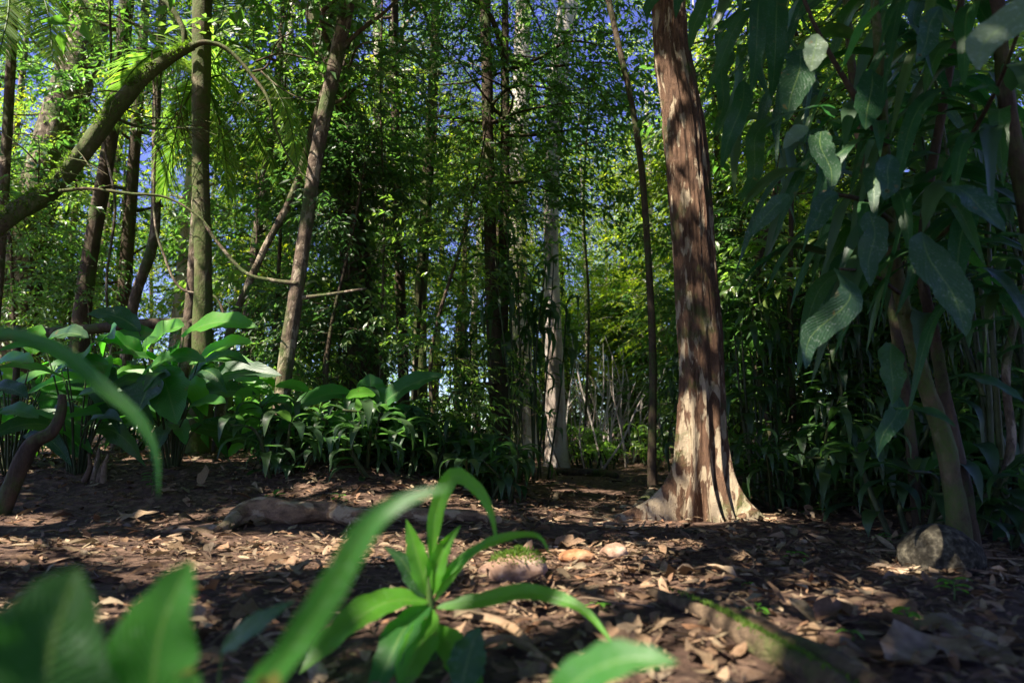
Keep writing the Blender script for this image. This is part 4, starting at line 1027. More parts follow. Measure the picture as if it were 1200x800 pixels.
def left_clump():
    r = np.random.default_rng(12)
    def clump(label, bpx, d, leaves, extra, spread, bowr=(.05, .2)):
        K = 1.42; d = d * K
        b = P(bpx, 520, d); b[2] = float(H(b[0], b[1]))
        L = list(leaves)
        for k in range(extra):
            a = r.uniform(0, 2 * PI); hx = b[0] + math.cos(a) * r.uniform(.05, .22); hy = b[1] + math.sin(a) * r.uniform(.05, .22)
            z0 = b[2] + r.uniform(.25, .85); Lf = r.uniform(.38, .68)
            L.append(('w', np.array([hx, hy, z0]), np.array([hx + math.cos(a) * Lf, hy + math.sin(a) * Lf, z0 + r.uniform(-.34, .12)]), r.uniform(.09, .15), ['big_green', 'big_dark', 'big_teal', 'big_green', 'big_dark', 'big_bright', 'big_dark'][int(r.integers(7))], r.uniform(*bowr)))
        root = thing('broad_leaf_plant', label, 'plant', b)
        for k, l in enumerate(L):
            if l[0] == 'w': _, p, q, wid, mat, bow = l; up = None
            else:
                bx, by, tx, ty, d0, d1, wpx, mat, bow = l[:9]; p = P(bx, by, d0 * K); q = P(tx, ty, d1 * K); wid = W(wpx, (p + q) / 2); up = l[9] if len(l) > 9 else None
            leaf_part(root, b, arch(p, q, bow), wid * (1.2 if l[0] != 'w' else 1.1), mat, 'broad' if l[0] != 'w' or k % 3 == 0 else 'lance', seed=k * 13 + int(bpx), up=up if up is not None else (r.normal(0, .35), -1.0, .85), fold=.25, wave=.12, label='dry brown drooping leaf' if mat == 'dead_leaf' else None)
            b2 = b + np.array([(p[0] - b[0]) * .2, (p[1] - b[1]) * .2, -.03])
            m1 = b2 * .45 + p * .55 + np.array([(b[0] - p[0]) * .1, 0, .03])
            stem_part(root, b, [b2, m1, p + (q - p) * .04], [.008, .006, .004], 'stem_dark')
        return root
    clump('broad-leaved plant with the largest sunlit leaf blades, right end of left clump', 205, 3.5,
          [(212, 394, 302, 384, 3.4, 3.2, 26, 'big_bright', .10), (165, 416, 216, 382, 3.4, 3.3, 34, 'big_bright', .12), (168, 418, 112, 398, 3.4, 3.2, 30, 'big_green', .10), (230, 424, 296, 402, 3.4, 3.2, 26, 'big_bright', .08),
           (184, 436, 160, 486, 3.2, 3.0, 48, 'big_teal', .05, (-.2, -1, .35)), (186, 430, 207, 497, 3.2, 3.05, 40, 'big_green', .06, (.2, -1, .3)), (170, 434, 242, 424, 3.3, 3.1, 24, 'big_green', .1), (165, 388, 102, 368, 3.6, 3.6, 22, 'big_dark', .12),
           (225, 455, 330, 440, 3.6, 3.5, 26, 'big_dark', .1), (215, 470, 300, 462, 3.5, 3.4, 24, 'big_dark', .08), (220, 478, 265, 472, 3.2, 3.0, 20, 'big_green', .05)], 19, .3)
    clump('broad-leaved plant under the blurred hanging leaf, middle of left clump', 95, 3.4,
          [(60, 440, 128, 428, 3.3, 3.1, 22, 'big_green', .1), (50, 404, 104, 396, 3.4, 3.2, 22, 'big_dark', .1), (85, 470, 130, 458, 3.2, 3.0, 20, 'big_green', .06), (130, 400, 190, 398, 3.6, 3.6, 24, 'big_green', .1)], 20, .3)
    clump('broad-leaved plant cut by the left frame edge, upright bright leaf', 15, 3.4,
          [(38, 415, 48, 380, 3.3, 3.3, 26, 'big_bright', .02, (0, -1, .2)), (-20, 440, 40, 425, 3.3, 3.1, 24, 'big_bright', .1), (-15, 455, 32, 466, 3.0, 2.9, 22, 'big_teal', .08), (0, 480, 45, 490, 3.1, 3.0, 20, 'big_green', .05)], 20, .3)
    clump('dark broad-leaved plant at the back of the left clump', 265, 4.6, [], 21, .3)
    clump('smaller broad-leaved plant behind the middle of the left clump', 150, 4.4, [], 21, .3)
    clump('shaded broad-leaved plant behind the left edge of the clump', 40, 4.5, [], 21, .3)
    # centre-left plant with shiny leaves
    b = P(440, 530, 5.4); b[2] = float(H(b[0], b[1]))
    photo_plant('broad_leaf_plant', 'shiny-leaved plant on the sunlit litter left of the path', 'plant', b,
                [(415, 462, 338, 484, 4.2, 4.0, 24, 'big_green', 'broad', .12), (440, 462, 405, 467, 4.2, 4.05, 17, 'big_bright', 'broad', .08), (440, 480, 521, 440, 4.3, 4.2, 26, 'big_green', 'broad', .10),
                 (437, 474, 433, 438, 4.4, 4.4, 32, 'big_green', 'broad', .02, (0, -1, .2)), (430, 490, 395, 478, 4.3, 4.2, 22, 'big_dark', 'broad', .1), (450, 490, 500, 488, 4.3, 4.2, 20, 'big_dark', 'broad', .1), (425, 500, 370, 500, 4.2, 4.0, 22, 'big_dark', 'broad', .1), (450, 500, 490, 512, 4.2, 4.0, 18, 'big_dark', 'broad', .1)], stemr=.007, K=1.24)
    b = P(312, 530, 5.1); b[2] = float(H(b[0], b[1]))
    photo_plant('broad_leaf_plant', 'small plant with rounded glossy leaves at the slender trunk foot', 'plant', b,
                [(305, 462, 274, 464, 4.2, 4.1, 17, 'big_bright', 'broad', .06), (362, 458, 322, 453, 4.3, 4.2, 15, 'big_bright', 'broad', .1), (308, 487, 270, 480, 4.2, 4.1, 16, 'big_bright', 'broad', .12), (310, 495, 283, 508, 4.2, 4.1, 15, 'big_bright', 'broad', .1),
                 (318, 500, 345, 510, 4.3, 4.1, 15, 'big_green', 'broad', .1), (300, 480, 340, 470, 4.4, 4.3, 18, 'big_green', 'broad', .1), (322, 480, 360, 490, 4.4, 4.3, 18, 'big_dark', 'broad', .1), (285, 520, 268, 535, 4.3, 4.2, 12, 'big_bright', 'broad', .1)], stemr=.005, K=1.16)
    # big leaf lying on the bank
    g = G(488, 545); mb = MB(); a = G(487, 547) + [0, 0, .05]; c = G(546, 574) + [0, 0, .02]
    big_leaf(mb, arch(a, c, .08), W(24, a), nseg=14, nx=7, fold=.2, wave=.1, seed=3)
    tag(obj('fallen_leaf', mb.mesh('fallen_leaf', M['big_green'])), 'large green leaf lying on the litter by the path edge', 'leaf')
left_clump()

def right_plant():
    r = np.random.default_rng(44)
    d = 2.75
    def slim(t): return t[0], t[1] * .78
    s1, r1 = slim(px_path([(1128, 630, 34, 2.85), (1118, 580, 30, 2.85), (1104, 510, 26, 2.85), (1078, 430, 22, 2.8), (1054, 340, 19, 2.75), (1042, 250, 17, 2.7), (1036, 160, 15, 2.6), (1030, 60, 13, 2.5), (1020, -60, 11, 2.4)], d))
    s2, r2 = slim(px_path([(1138, 625, 26, 2.95), (1126, 560, 23, 2.95), (1108, 470, 19, 2.95), (1096, 400, 17, 2.9), (1080, 310, 15, 2.85), (1090, 210, 13, 2.8), (1110, 100, 11, 2.7), (1130, -20, 10, 2.6)], d))
    base = s1[0].copy(); base[2] = float(H(base[0], base[1]))
    root = thing('large_leaf_plant', 'tall plant with long hanging blue-green leaves behind the round rock', 'plant', base)
    for s, rr, m in ((s1, r1, 'bark_moss'), (s2, r2, 'bark_dark')):
        s[0][2] = base[2] - .05
        mb = MB(); tube(mb, s, rr, n=80, sides=12, rough=.25, seed=s[0][0] * 9)
        obj('stem', mb.mesh('large_leaf_stem', M[m], base), root)
    for pts in ([(1036, 170, 8, 2.6), (1000, 110, 7, 2.5), (960, 40, 5, 2.4), (930, -30, 4, 2.35)], [(1046, 260, 7, 2.7), (1010, 235, 6, 2.55), (965, 225, 4, 2.4)], [(1085, 250, 8, 2.8), (1120, 190, 6, 2.6), (1165, 110, 5, 2.3), (1200, 20, 4, 2.0)],
                [(1082, 300, 6, 2.85), (1120, 260, 5, 2.6), (1160, 240, 4, 2.3)], [(1056, 345, 5, 2.75), (1020, 320, 4, 2.5), (985, 315, 3, 2.3)]):
        p_, r_ = px_path(pts, d); mb = MB(); tube(mb, p_, r_, n=24, sides=7, rough=.1)
        obj('branch', mb.mesh('large_leaf_branch', M['bark_dark'], base), root)
    F_ = (0, -1, .25)
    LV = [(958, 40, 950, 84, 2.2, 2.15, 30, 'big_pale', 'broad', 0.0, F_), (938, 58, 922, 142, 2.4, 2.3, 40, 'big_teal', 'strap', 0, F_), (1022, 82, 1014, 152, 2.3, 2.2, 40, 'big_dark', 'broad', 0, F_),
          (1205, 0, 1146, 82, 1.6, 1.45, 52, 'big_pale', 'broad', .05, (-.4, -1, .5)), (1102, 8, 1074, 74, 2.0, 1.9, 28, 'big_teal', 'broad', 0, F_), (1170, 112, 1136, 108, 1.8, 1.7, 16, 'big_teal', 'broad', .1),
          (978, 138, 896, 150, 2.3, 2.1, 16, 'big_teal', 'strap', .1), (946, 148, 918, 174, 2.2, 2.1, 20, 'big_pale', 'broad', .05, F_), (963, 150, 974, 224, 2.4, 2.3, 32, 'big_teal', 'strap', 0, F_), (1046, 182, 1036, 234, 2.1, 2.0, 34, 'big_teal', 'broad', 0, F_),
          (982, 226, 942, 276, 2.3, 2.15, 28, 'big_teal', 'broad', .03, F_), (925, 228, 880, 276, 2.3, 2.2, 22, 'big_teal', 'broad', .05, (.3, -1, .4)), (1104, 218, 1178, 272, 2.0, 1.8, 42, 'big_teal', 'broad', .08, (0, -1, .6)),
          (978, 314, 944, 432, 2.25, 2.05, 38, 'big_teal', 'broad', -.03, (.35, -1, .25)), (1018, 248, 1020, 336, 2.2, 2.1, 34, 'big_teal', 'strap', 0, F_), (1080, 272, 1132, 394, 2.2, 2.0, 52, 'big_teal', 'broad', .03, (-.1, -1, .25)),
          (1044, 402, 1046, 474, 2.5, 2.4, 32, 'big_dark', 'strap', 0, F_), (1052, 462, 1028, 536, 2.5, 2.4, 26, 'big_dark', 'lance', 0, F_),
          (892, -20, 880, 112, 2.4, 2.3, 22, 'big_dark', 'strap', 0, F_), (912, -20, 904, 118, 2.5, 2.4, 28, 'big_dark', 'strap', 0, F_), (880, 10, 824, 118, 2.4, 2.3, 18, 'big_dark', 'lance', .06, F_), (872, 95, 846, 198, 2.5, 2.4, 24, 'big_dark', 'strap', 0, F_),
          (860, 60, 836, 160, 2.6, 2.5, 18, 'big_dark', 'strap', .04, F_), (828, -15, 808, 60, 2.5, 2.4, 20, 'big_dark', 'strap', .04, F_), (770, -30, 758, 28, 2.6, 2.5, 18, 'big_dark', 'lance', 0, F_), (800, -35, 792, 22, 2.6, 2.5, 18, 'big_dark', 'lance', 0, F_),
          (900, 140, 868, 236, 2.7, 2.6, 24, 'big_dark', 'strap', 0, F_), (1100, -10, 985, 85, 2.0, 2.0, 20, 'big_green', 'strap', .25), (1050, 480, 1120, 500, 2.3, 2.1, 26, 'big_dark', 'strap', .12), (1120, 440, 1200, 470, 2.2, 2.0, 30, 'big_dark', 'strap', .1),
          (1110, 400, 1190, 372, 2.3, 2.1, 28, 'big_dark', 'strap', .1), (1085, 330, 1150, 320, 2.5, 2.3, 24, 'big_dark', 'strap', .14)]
    for k, l in enumerate(LV):
        p = P(l[0], l[1], l[4]); q = P(l[2], l[3], l[5])
        sp = arch(p, q, l[9]); side = np.random.default_rng(k).normal(0, .05, 2) * np.linalg.norm(q - p)
        sp[1] = sp[1] + np.array([side[0], -abs(side[1]), 0]); sp[2] = sp[2] + np.array([-side[0] * .4, 0, 0])
        leaf_part(root, base, sp, W(l[6], p) * .88, l[7], l[8], fold=.12, wave=.12, up=l[10] if len(l) > 10 else None, seed=k * 5)
    # leaves radiating from the stems and branches
    t3, q3 = px_path([(1075, 600, 13, 3.7), (1062, 470, 12, 3.65), (1040, 330, 11, 3.6), (1010, 180, 10, 3.5), (995, 40, 9, 3.4), (985, -110, 8, 3.3), (980, -230, 6, 3.2)], 3.6)
    b3 = t3[0].copy(); b3[2] = float(H(b3[0], b3[1])); t3[0][2] = b3[2] - .05
    root3 = thing('large_leaf_plant', 'plant with a curtain of narrow dark drooping leaves just right of the peeling trunk', 'plant', b3)
    mb = MB(); tube(mb, t3, q3, n=80, sides=10, rough=.2, seed=3.2)
    obj('stem', mb.mesh('curtain_stem', M['bark_dark'], b3), root3)
    sp3 = spline(t3, 80)
    for k in range(98):
        i = int(np.clip(r.normal(60, 15), 22, 79)); p = sp3[i]
        yaw = r.uniform(0, 2 * PI); dv = np.array([math.cos(yaw), math.sin(yaw) * .8, 0]); L = r.uniform(.38, .7); h = r.uniform(.9, 2.0)
        pet = p + dv * r.uniform(.03, .55) + [0, 0, r.uniform(-.05, .2)]; sw = r.normal(0, .06, 2)
        spn = [pet, pet + dv * L * .25 + [sw[0], 0, .04 * L], pet + dv * L * .42 + [sw[1], 0, -.22 * L * h], pet + dv * L * .5 + [sw[0] - sw[1], 0, -.55 * L * h]]
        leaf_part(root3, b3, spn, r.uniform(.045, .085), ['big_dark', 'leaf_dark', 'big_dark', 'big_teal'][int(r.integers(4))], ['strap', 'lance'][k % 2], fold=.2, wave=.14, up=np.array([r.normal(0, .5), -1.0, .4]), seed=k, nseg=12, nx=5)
    # second plant at the right edge, dark foliage overhanging the frame
    t1, q1 = px_path([(1262, 690, 30, 2.5), (1240, 540, 26, 2.5), (1222, 400, 22, 2.5), (1205, 260, 19, 2.45), (1180, 120, 17, 2.4), (1165, -30, 14, 2.35), (1150, -160, 10, 2.3)], 2.5)
    b2 = t1[0].copy(); b2[2] = float(H(b2[0], b2[1])); t1[0][2] = b2[2] - .05
    root2 = thing('large_leaf_plant', 'dark large-leaved plant cut by the right frame edge, leaves overhanging the upper right', 'plant', b2)
    mb = MB(); tube(mb, t1, q1, n=80, sides=12, rough=.25, seed=2.2)
    obj('stem', mb.mesh('edge_stem', M['bark_dark'], b2), root2)
    for k in range(95):
        sp = spline(t1, 60); i = int(r.uniform(22, 59)); p = sp[i]
        yaw = r.normal(PI, 1.1); dv = np.array([math.cos(yaw), math.sin(yaw) * .7, 0]); L = r.uniform(.35, .65)
        pet = p + dv * r.uniform(.05, .45) + [0, 0, r.uniform(-.05, .2)]; h = r.uniform(.7, 1.9)
        spn = [pet, pet + dv * L * .33 + [0, 0, .08 * L], pet + dv * L * .66 + [0, 0, -.1 * L * h], pet + dv * L * .92 + [0, 0, -.5 * L * h]]
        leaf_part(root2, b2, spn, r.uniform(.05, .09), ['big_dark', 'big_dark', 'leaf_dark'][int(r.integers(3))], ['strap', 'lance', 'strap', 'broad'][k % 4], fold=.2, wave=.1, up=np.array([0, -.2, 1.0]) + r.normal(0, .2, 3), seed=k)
    n = 0
    for k in range(56):
        st = s1 if r.uniform() < .5 else s2
        sp = spline(st, 60); i = int(r.uniform(26, 59)); p = sp[i]
        yaw = r.uniform(0, 2 * PI); dv = np.array([math.cos(yaw), math.sin(yaw) * .8, 0]); L = r.uniform(.35, .62)
        pet = p + dv * r.uniform(.05, .3) + [0, 0, r.uniform(-.05, .15)]
        h = r.uniform(.8, 1.9)
        spn = [pet, pet + dv * L * .33 + [0, 0, .08 * L], pet + dv * L * .66 + [0, 0, -.1 * L * h], pet + dv * L * .92 + [0, 0, -.45 * L * h]]
        if spn[3][1] < 1.5: continue
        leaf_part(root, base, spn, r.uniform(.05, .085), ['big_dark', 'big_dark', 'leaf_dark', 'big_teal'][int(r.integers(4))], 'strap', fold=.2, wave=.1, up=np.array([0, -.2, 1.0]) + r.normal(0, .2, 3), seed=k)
        n += 1
right_plant()

def foreground():
    Fz = (0, -1, .3)
    def fg(label, bpx, bd, leaves, name='foreground_plant', stemr=.004):
        b = P(bpx, 800, bd); b[2] = float(H(b[0], b[1]))
        root = thing(name, label, 'plant', b)
        for k, (sp, wpx, mat, shape, up, fold) in enumerate(leaves):
            S = [P(*q) for q in sp]
            wid = W(wpx, S[len(S) // 2])
            leaf_part(root, b, S, wid, mat, shape, fold=fold, wave=.08, up=up, seed=k * 3 + bpx, nseg=22, nx=9)
            if S[0][2] - b[2] > .03:
                stem_part(root, b, [b + [(S[0][0] - b[0]) * .1, 0, -.02], b * .5 + S[0] * .5 + [0, 0, .01], S[0] + (S[1] - S[0]) * .08], [stemr * 1.3, stemr, stemr * .8])
        return root
    fg('blurred dark green broad leaf filling the bottom left corner', 40, .50, [([(55, 930, .48), (50, 850, .48), (60, 760, .47), (92, 664, .46)], 185, 'big_dark', 'broad', (.15, -1, .2), .2), ([(30, 900, .5), (-20, 780, .5), (-30, 700, .5)], 90, 'big_bright', 'broad', Fz, .2)])
    fg('blurred leaf with pointed tip standing second from bottom left', 185, .62, [([(185, 900, .62), (178, 830, .6), (188, 740, .59), (224, 656, .58)], 108, 'big_green', 'broad', (.1, -1, .3), .15), ([(190, 900, .62), (215, 830, .58), (235, 790, .52)], 60, 'big_green', 'broad', Fz, .15)])
    fg('long blurred arching leaf rising from bottom centre-left', 265, .60, [([(262, 850, .60), (330, 775, .57), (385, 695, .55), (428, 622, .54), (470, 588, .54), (526, 570, .54)], 36, 'big_green', 'strap', (.35, -.9, .5), .15)])
    # the ginger-like plant
    b = G(508, 775)
    root = thing('young_ginger_plant', 'bright green young plant with upright stem among dry leaves', 'plant', b)
    d = float(b[1])
    stem_part(root, b, [b - [0, 0, .02], P(507, 740, d), P(503, 690, d), P(500, 655, d)], [.010, .009, .008, .005])
    for k, (sp, wpx, mat, shape, up, fold) in enumerate([
        ([(503, 700), (492, 660), (483, 630), (476, 608)], 24, 'big_bright', 'lance', Fz, .5),
        ([(504, 700), (512, 665), (522, 640), (540, 615)], 22, 'big_bright', 'lance', Fz, .6),
        ([(508, 705), (530, 672), (552, 648), (578, 627)], 11, 'big_bright', 'lance', (.2, -1, .5), .3),
        ([(500, 700), (485, 678), (470, 655), (450, 640)], 22, 'big_dark', 'lance', (.1, -1, .6), .3),
        ([(502, 704), (455, 705, d - .06), (405, 735, d - .12), (350, 790, d - .18)], 42, 'big_bright', 'broad', (-.1, -.7, 1), .25),
        ([(503, 708), (475, 735, d - .08), (455, 775, d - .14), (430, 830, d - .2)], 40, 'big_green', 'broad', (-.2, -.9, .7), .25),
        ([(505, 712), (495, 750, d - .1), (480, 780, d - .15), (470, 830, d - .2)], 38, 'big_bright', 'broad', (.1, -.9, .6), .25),
        ([(507, 730), (530, 760, d - .1), (550, 800, d - .15), (560, 850, d - .2)], 38, 'big_bright', 'broad', (.2, -.8, .7), .25),
        ([(510, 712), (560, 704), (620, 694, d - .03), (680, 712, d - .08), (724, 760, d - .14)], 22, 'big_bright', 'lance', (0, -.8, .8), .2),
        ([(504, 660), (512, 596), (531, 558), (556, 570), (574, 598), (583, 638)], 20, 'big_bright', 'lance', (.3, -1, .3), .25),
        ([(507, 690), (545, 652), (590, 630), (630, 628), (646, 652)], 13, 'big_bright', 'lance', (0, -.9, .8), .2),
        ([(540, 810, d - .2), (545, 785, d - .19), (552, 760, d - .18), (562, 734, d - .17)], 44, 'big_dark', 'broad', Fz, .2)]):
        S = [P(q[0], q[1], q[2] if len(q) > 2 else d) for q in sp]
        leaf_part(root, b, S, W(wpx, S[1]), mat, shape, fold=fold, wave=.12, up=up, seed=k + 60, nseg=20, nx=7)
    fg('blurred bright leaf pointing right at the bottom centre-right', 640, .62, [([(630, 850, .66), (680, 795, .64), (735, 772, .62), (794, 776, .60)], 54, 'big_green', 'broad', (.1, -.8, .9), .2)])
    fg('dark leaf low between the arching leaf and pointed leaf', 255, 1.0, [([(258, 762, 1.0), (285, 742, .98), (315, 722, .97), (347, 702, .97)], 30, 'big_dark', 'lance', (0, -.9, .8), .2)], stemr=.003)
    fg('long blurred leaf hanging across the left clump and bending down', -120, .78, [([(-60, 392, .8), (10, 392, .8), (70, 412, .8), (122, 455, .8), (160, 488, .8), (182, 530, .8), (186, 584, .8)], 18, 'big_green', 'strap', (.35, -.9, .4), .25)], stemr=.005)
foreground()

# ------------------------------------------------------------------ rocks, root, log
def rock(name, label, c, size, mat, seed, moss=False, flat=.75, amp=1.0):
    a = 40; bn = 26
    th = np.linspace(0, PI, bn); ph = np.linspace(0, 2 * PI, a, endpoint=False)
    TH, PH = np.meshgrid(th, ph, indexing='ij')
    d = np.stack([np.sin(TH) * np.cos(PH), np.sin(TH) * np.sin(PH), np.cos(TH)], -1)
    n = fbm(d[..., 0] * 1.4 + seed, d[..., 1] * 1.4, d[..., 2] * 1.4, 4) - .45
    n2 = np.abs(fbm(d[..., 0] * 3 + seed * 2, d[..., 1] * 3, d[..., 2] * 3, 3) - .45)
    R = 1 + (.55 * n - .25 * n2) * amp
    V = d * R[..., None] * np.array(size) * .5
    V[..., 2] *= flat
    V = V + np.array(c)
    i = np.arange(bn - 1)[:, None] * a; j = np.arange(a)[None]; j2 = (j + 1) % a
    q = np.stack([i + j, i + a + j, i + a + j2, i + j2], -1).reshape(-1, 4)
    mb = MB(); mb.add(V.reshape(-1, 3), None, q)
    base = np.array(c)
    if not moss:
        o = obj(name, mb.mesh(name, M[mat], base)); o.location = tuple(base)
        return tag(o, label, 'rock')
    root = thing(name, label, 'rock', base)
    obj('stone', mb.mesh('stone', M[mat], base), root)
    r = np.random.default_rng(int(seed * 10) + 1)
    Vf = V.reshape(-1, 3); dz = d.reshape(-1, 3)
    k = np.where((dz[:, 2] > .45))[0]; k = k[r.integers(0, len(k), 900)]
    T = Vf[k] + r.normal(0, .004, (900, 3)); ln = r.uniform(.008, .02, 900)
    mm = MB(); add_leaves(mm, LEAF4, T, dz[k] + r.normal(0, .5, (900, 3)), r.normal(0, 1, (900, 3)), ln, ln * .35)
    obj('moss', mm.mesh('moss', M['moss'], base, smooth=False), root)
    return root

def stones():
    def at(px, py, lift): g = G(px, py); return g + [0, .02, lift]
    rock('rock', 'round dark speckled rock in front of the large-leaved plant', at(1108, 668, .04), (.30, .28, .27), 'rock_dark', 3.1, flat=.95, amp=.5)
    rock('mossy_rock', 'pinkish sunlit stone with moss on top behind the young plant', at(606, 682, .03), (.19, .16, .15), 'rock_tan', 7.7, moss=True)
    rock('rock', 'small orange-brown stone left of the rounded tan stone', at(676, 660, .015), (.15, .11, .08), 'rock_orange', 12.4)
    rock('rock', 'rounded tan stone at the path edge, rightmost of the pale stones', at(722, 656, .025), (.115, .10, .10), 'rock_tan', 15.2)
    rock('rock', 'dark pinkish stone left of the mossy sunlit stone', at(575, 676, .01), (.09, .08, .09), 'rock_tan', 19.9)
    rock('rock', 'low grey stone half buried at foot of peeling trunk', at(815, 625, .0), (.17, .12, .07), 'rock_dark', 22.2)
    rock('rock', 'small brown stone on the litter right of the young plant', at(722, 697, .008), (.07, .06, .05), 'rock_orange', 29.2)
    rock('rock', 'flat pale stone by the left end of the exposed root', at(210, 622, .0), (.26, .2, .07), 'rock_tan', 33.0)
    rock('rock', 'flat pinkish stone touching the end of the exposed root', at(250, 620, .0), (.24, .18, .08), 'rock_tan', 36.0)
    # exposed root across the foreground
    pts = [(225, 630, 6), (262, 618, 12), (282, 606, 24), (312, 600, 29), (350, 604, 25), (385, 603, 22), (420, 608, 22), (465, 605, 18), (510, 606, 18), (560, 606, 12), (610, 612, 7)]
    A = []; R_ = []
    for x, y, ww in pts:
        g = G(x, y + ww * .4); A.append(g + [0, 0, W(ww, g) * .45]); R_.append(W(ww, g) / 2)
    A[0][2] -= .05; A[-1][2] -= .03
    mb = MB(); tube(mb, A, R_, n=140, sides=20, rough=.34, seed=4)
    tag(obj('exposed_root', mb.mesh('exposed_root', M['bark_root'])), 'thick exposed root lying across the ground left of the path', 'root')
    # mossy log bottom right
    A = [G(785, 703) + [-.05, .05, .0], G(830, 728), G(880, 760), G(940, 798), P(1010, 860, 1.22)]
    for k, a_ in enumerate(A): a_[2] = float(H(a_[0], a_[1])) + .015
    b = A[2].copy(); root = thing('mossy_log', 'half-rotten mossy log lying at the bottom right', 'log', b)
    mb = MB(); tube(mb, A, [.015, .022, .027, .030, .030], n=70, sides=16, rough=.35, seed=9)
    obj('wood', mb.mesh('log_wood', M['bark_log'], b), root)
    A2 = [a_ + np.array([.05, .035, .012]) for a_ in A[1:]]
    mb = MB(); tube(mb, A2, [.012, .022, .026, .028], n=60, sides=12, rough=.35, seed=19)
    obj('split_wood', mb.mesh('log_split', M['bark_log'], b), root)
    r = np.random.default_rng(91); sp = spline(np.array(A), 200); m = 1100
    i = np.clip(r.normal(105, 38, m), 20, 195).astype(int)
    ang = r.normal(.5, .45, m); side = np.array([.74, .67, 0])
    T = sp[i] + side * (np.sin(ang) * .028)[:, None] + np.array([0, 0, 1.0]) * (np.cos(ang) * .028)[:, None]
    ln = r.uniform(.006, .016, m); mm = MB(); add_leaves(mm, LEAF4, T, np.array([0, 0, 1.0]) + r.normal(0, .6, (m, 3)), r.normal(0, 1, (m, 3)), ln, ln * .4)
    obj('moss', mm.mesh('log_moss', M['moss'], b, smooth=False), root)
    # palm sheath bottom right
    A = [G(1060, 728), G(1110, 742), G(1165, 770), G(1240, 800)]
    for k, a_ in enumerate(A): a_[2] += .02 + .012 * (k % 2)
    mb = MB(); big_leaf(mb, A, .15, nseg=24, nx=9, up=(0, -.3, 1), fold=-.45, wave=.25, shape='strap', seed=2)
    tag(obj('palm_sheath', mb.mesh('palm_sheath', M['sheath'])), 'large curled dry palm sheath at the lower right', 'dead leaf')
    A = [G(1040, 785), G(1090, 770), G(1150, 790)]
    for a_ in A: a_[2] += .02
    mb = MB(); big_leaf(mb, A, .12, nseg=16, nx=7, up=(0, -.3, 1), fold=.2, wave=.3, seed=5)
    tag(obj('dead_leaf', mb.mesh('dead_leaf', M['sheath'])), 'broad pale dead leaf under the curled palm sheath', 'dead leaf')
    # pale dry strips under the young plant
    for k, pts in enumerate([[(540, 735), (590, 745), (640, 790)], [(560, 770), (600, 765), (660, 800)]]):
        A = [G(*p) + [0, 0, .02] for p in pts]
        mb = MB(); big_leaf(mb, A, .03, nseg=14, nx=5, fold=.6, shape='strap', seed=8 + k)
        tag(obj('dry_leaf_strip', mb.mesh('dry_leaf_strip', M['dead_leaf'])), ['pale dry leaf strip nearer the young plant stem', 'pale dry leaf strip at the very bottom edge right of the young plant'][k], 'dead leaf')
    # fallen trunk behind the clump
    A, R_ = px_path([(-20, 396, 12), (80, 388, 12), (170, 380, 13), (260, 378, 12), (300, 384, 11)], 6.2)
    b = A[2].copy(); b[2] = float(H(b[0], b[1]))
    mb = MB(); tube(mb, A, R_, n=40, sides=10, rough=.2)
    root = thing('fallen_log', 'thin dark fallen trunk propped behind the left clump', 'log', b)
    obj('wood', mb.mesh('fallen_wood', M['bark_dark'], b), root)
    for x, y in ((20, 393), (270, 380)):
        p = P(x, y, 6.2); mb = MB(); tube(mb, [p + [0, 0, .1], [p[0] + .05, 6.25, float(H(p[0], 6.2)) - .05]], [.025, .04], n=10, sides=7, rough=.2)
        obj('prop_branch', mb.mesh('prop_branch', M['bark_dark'], b), root)
    # step of roots/earth across the path
    A = [G(652, 556), G(680, 557), G(705, 558), G(722, 560)]
    for a_ in A: a_[2] += .03
    mb = MB(); tube(mb, A, [.05, .07, .07, .04], n=30, sides=10, rough=.35, seed=2)
    tag(obj('path_log', mb.mesh('path_log', M['bark_dark'])), 'short dark log lying across the path further on', 'log')
    # broken stump on the left bank
    b = G(106, 566); root = thing('stump', 'pale splintered stump with a leaning stick on the left bank', 'stump', b)
    r = np.random.default_rng(2)
    for k, (dx, h, w_) in enumerate([(-.03, .20, .018), (.01, .24, .022), (.05, .2, .02), (.03, .16, .018)]):
        mb = MB(); tube(mb, [b + [dx * 1.8, 0, -.03], b + [dx * 1.3 + .01, .02, h * .5], b + [dx + .03 * k - .02, .03, h]], [w_ * 1.2, w_, w_ * .35], n=14, sides=7, rough=.35, seed=k)
        obj('splinter', mb.mesh('splinter', M['bark_grey' if k % 2 else 'twig'], b), root)
    # dark broken branch on bank (70,520)
    A = [P(5, 548, 4.0), P(35, 525, 4.0), P(62, 505, 4.0), P(72, 480, 4.0), P(73, 462, 4.0)]
    A[0][2] = float(H(A[0][0], 4.0)); mb = MB(); tube(mb, A, [.05, .045, .038, .028, .022], n=40, sides=10, rough=.3, seed=5)
    tag(obj('broken_branch', mb.mesh('broken_branch', M['bark_dark'])), 'dark elbow-shaped broken branch sticking up on the left bank', 'branch')
stones()

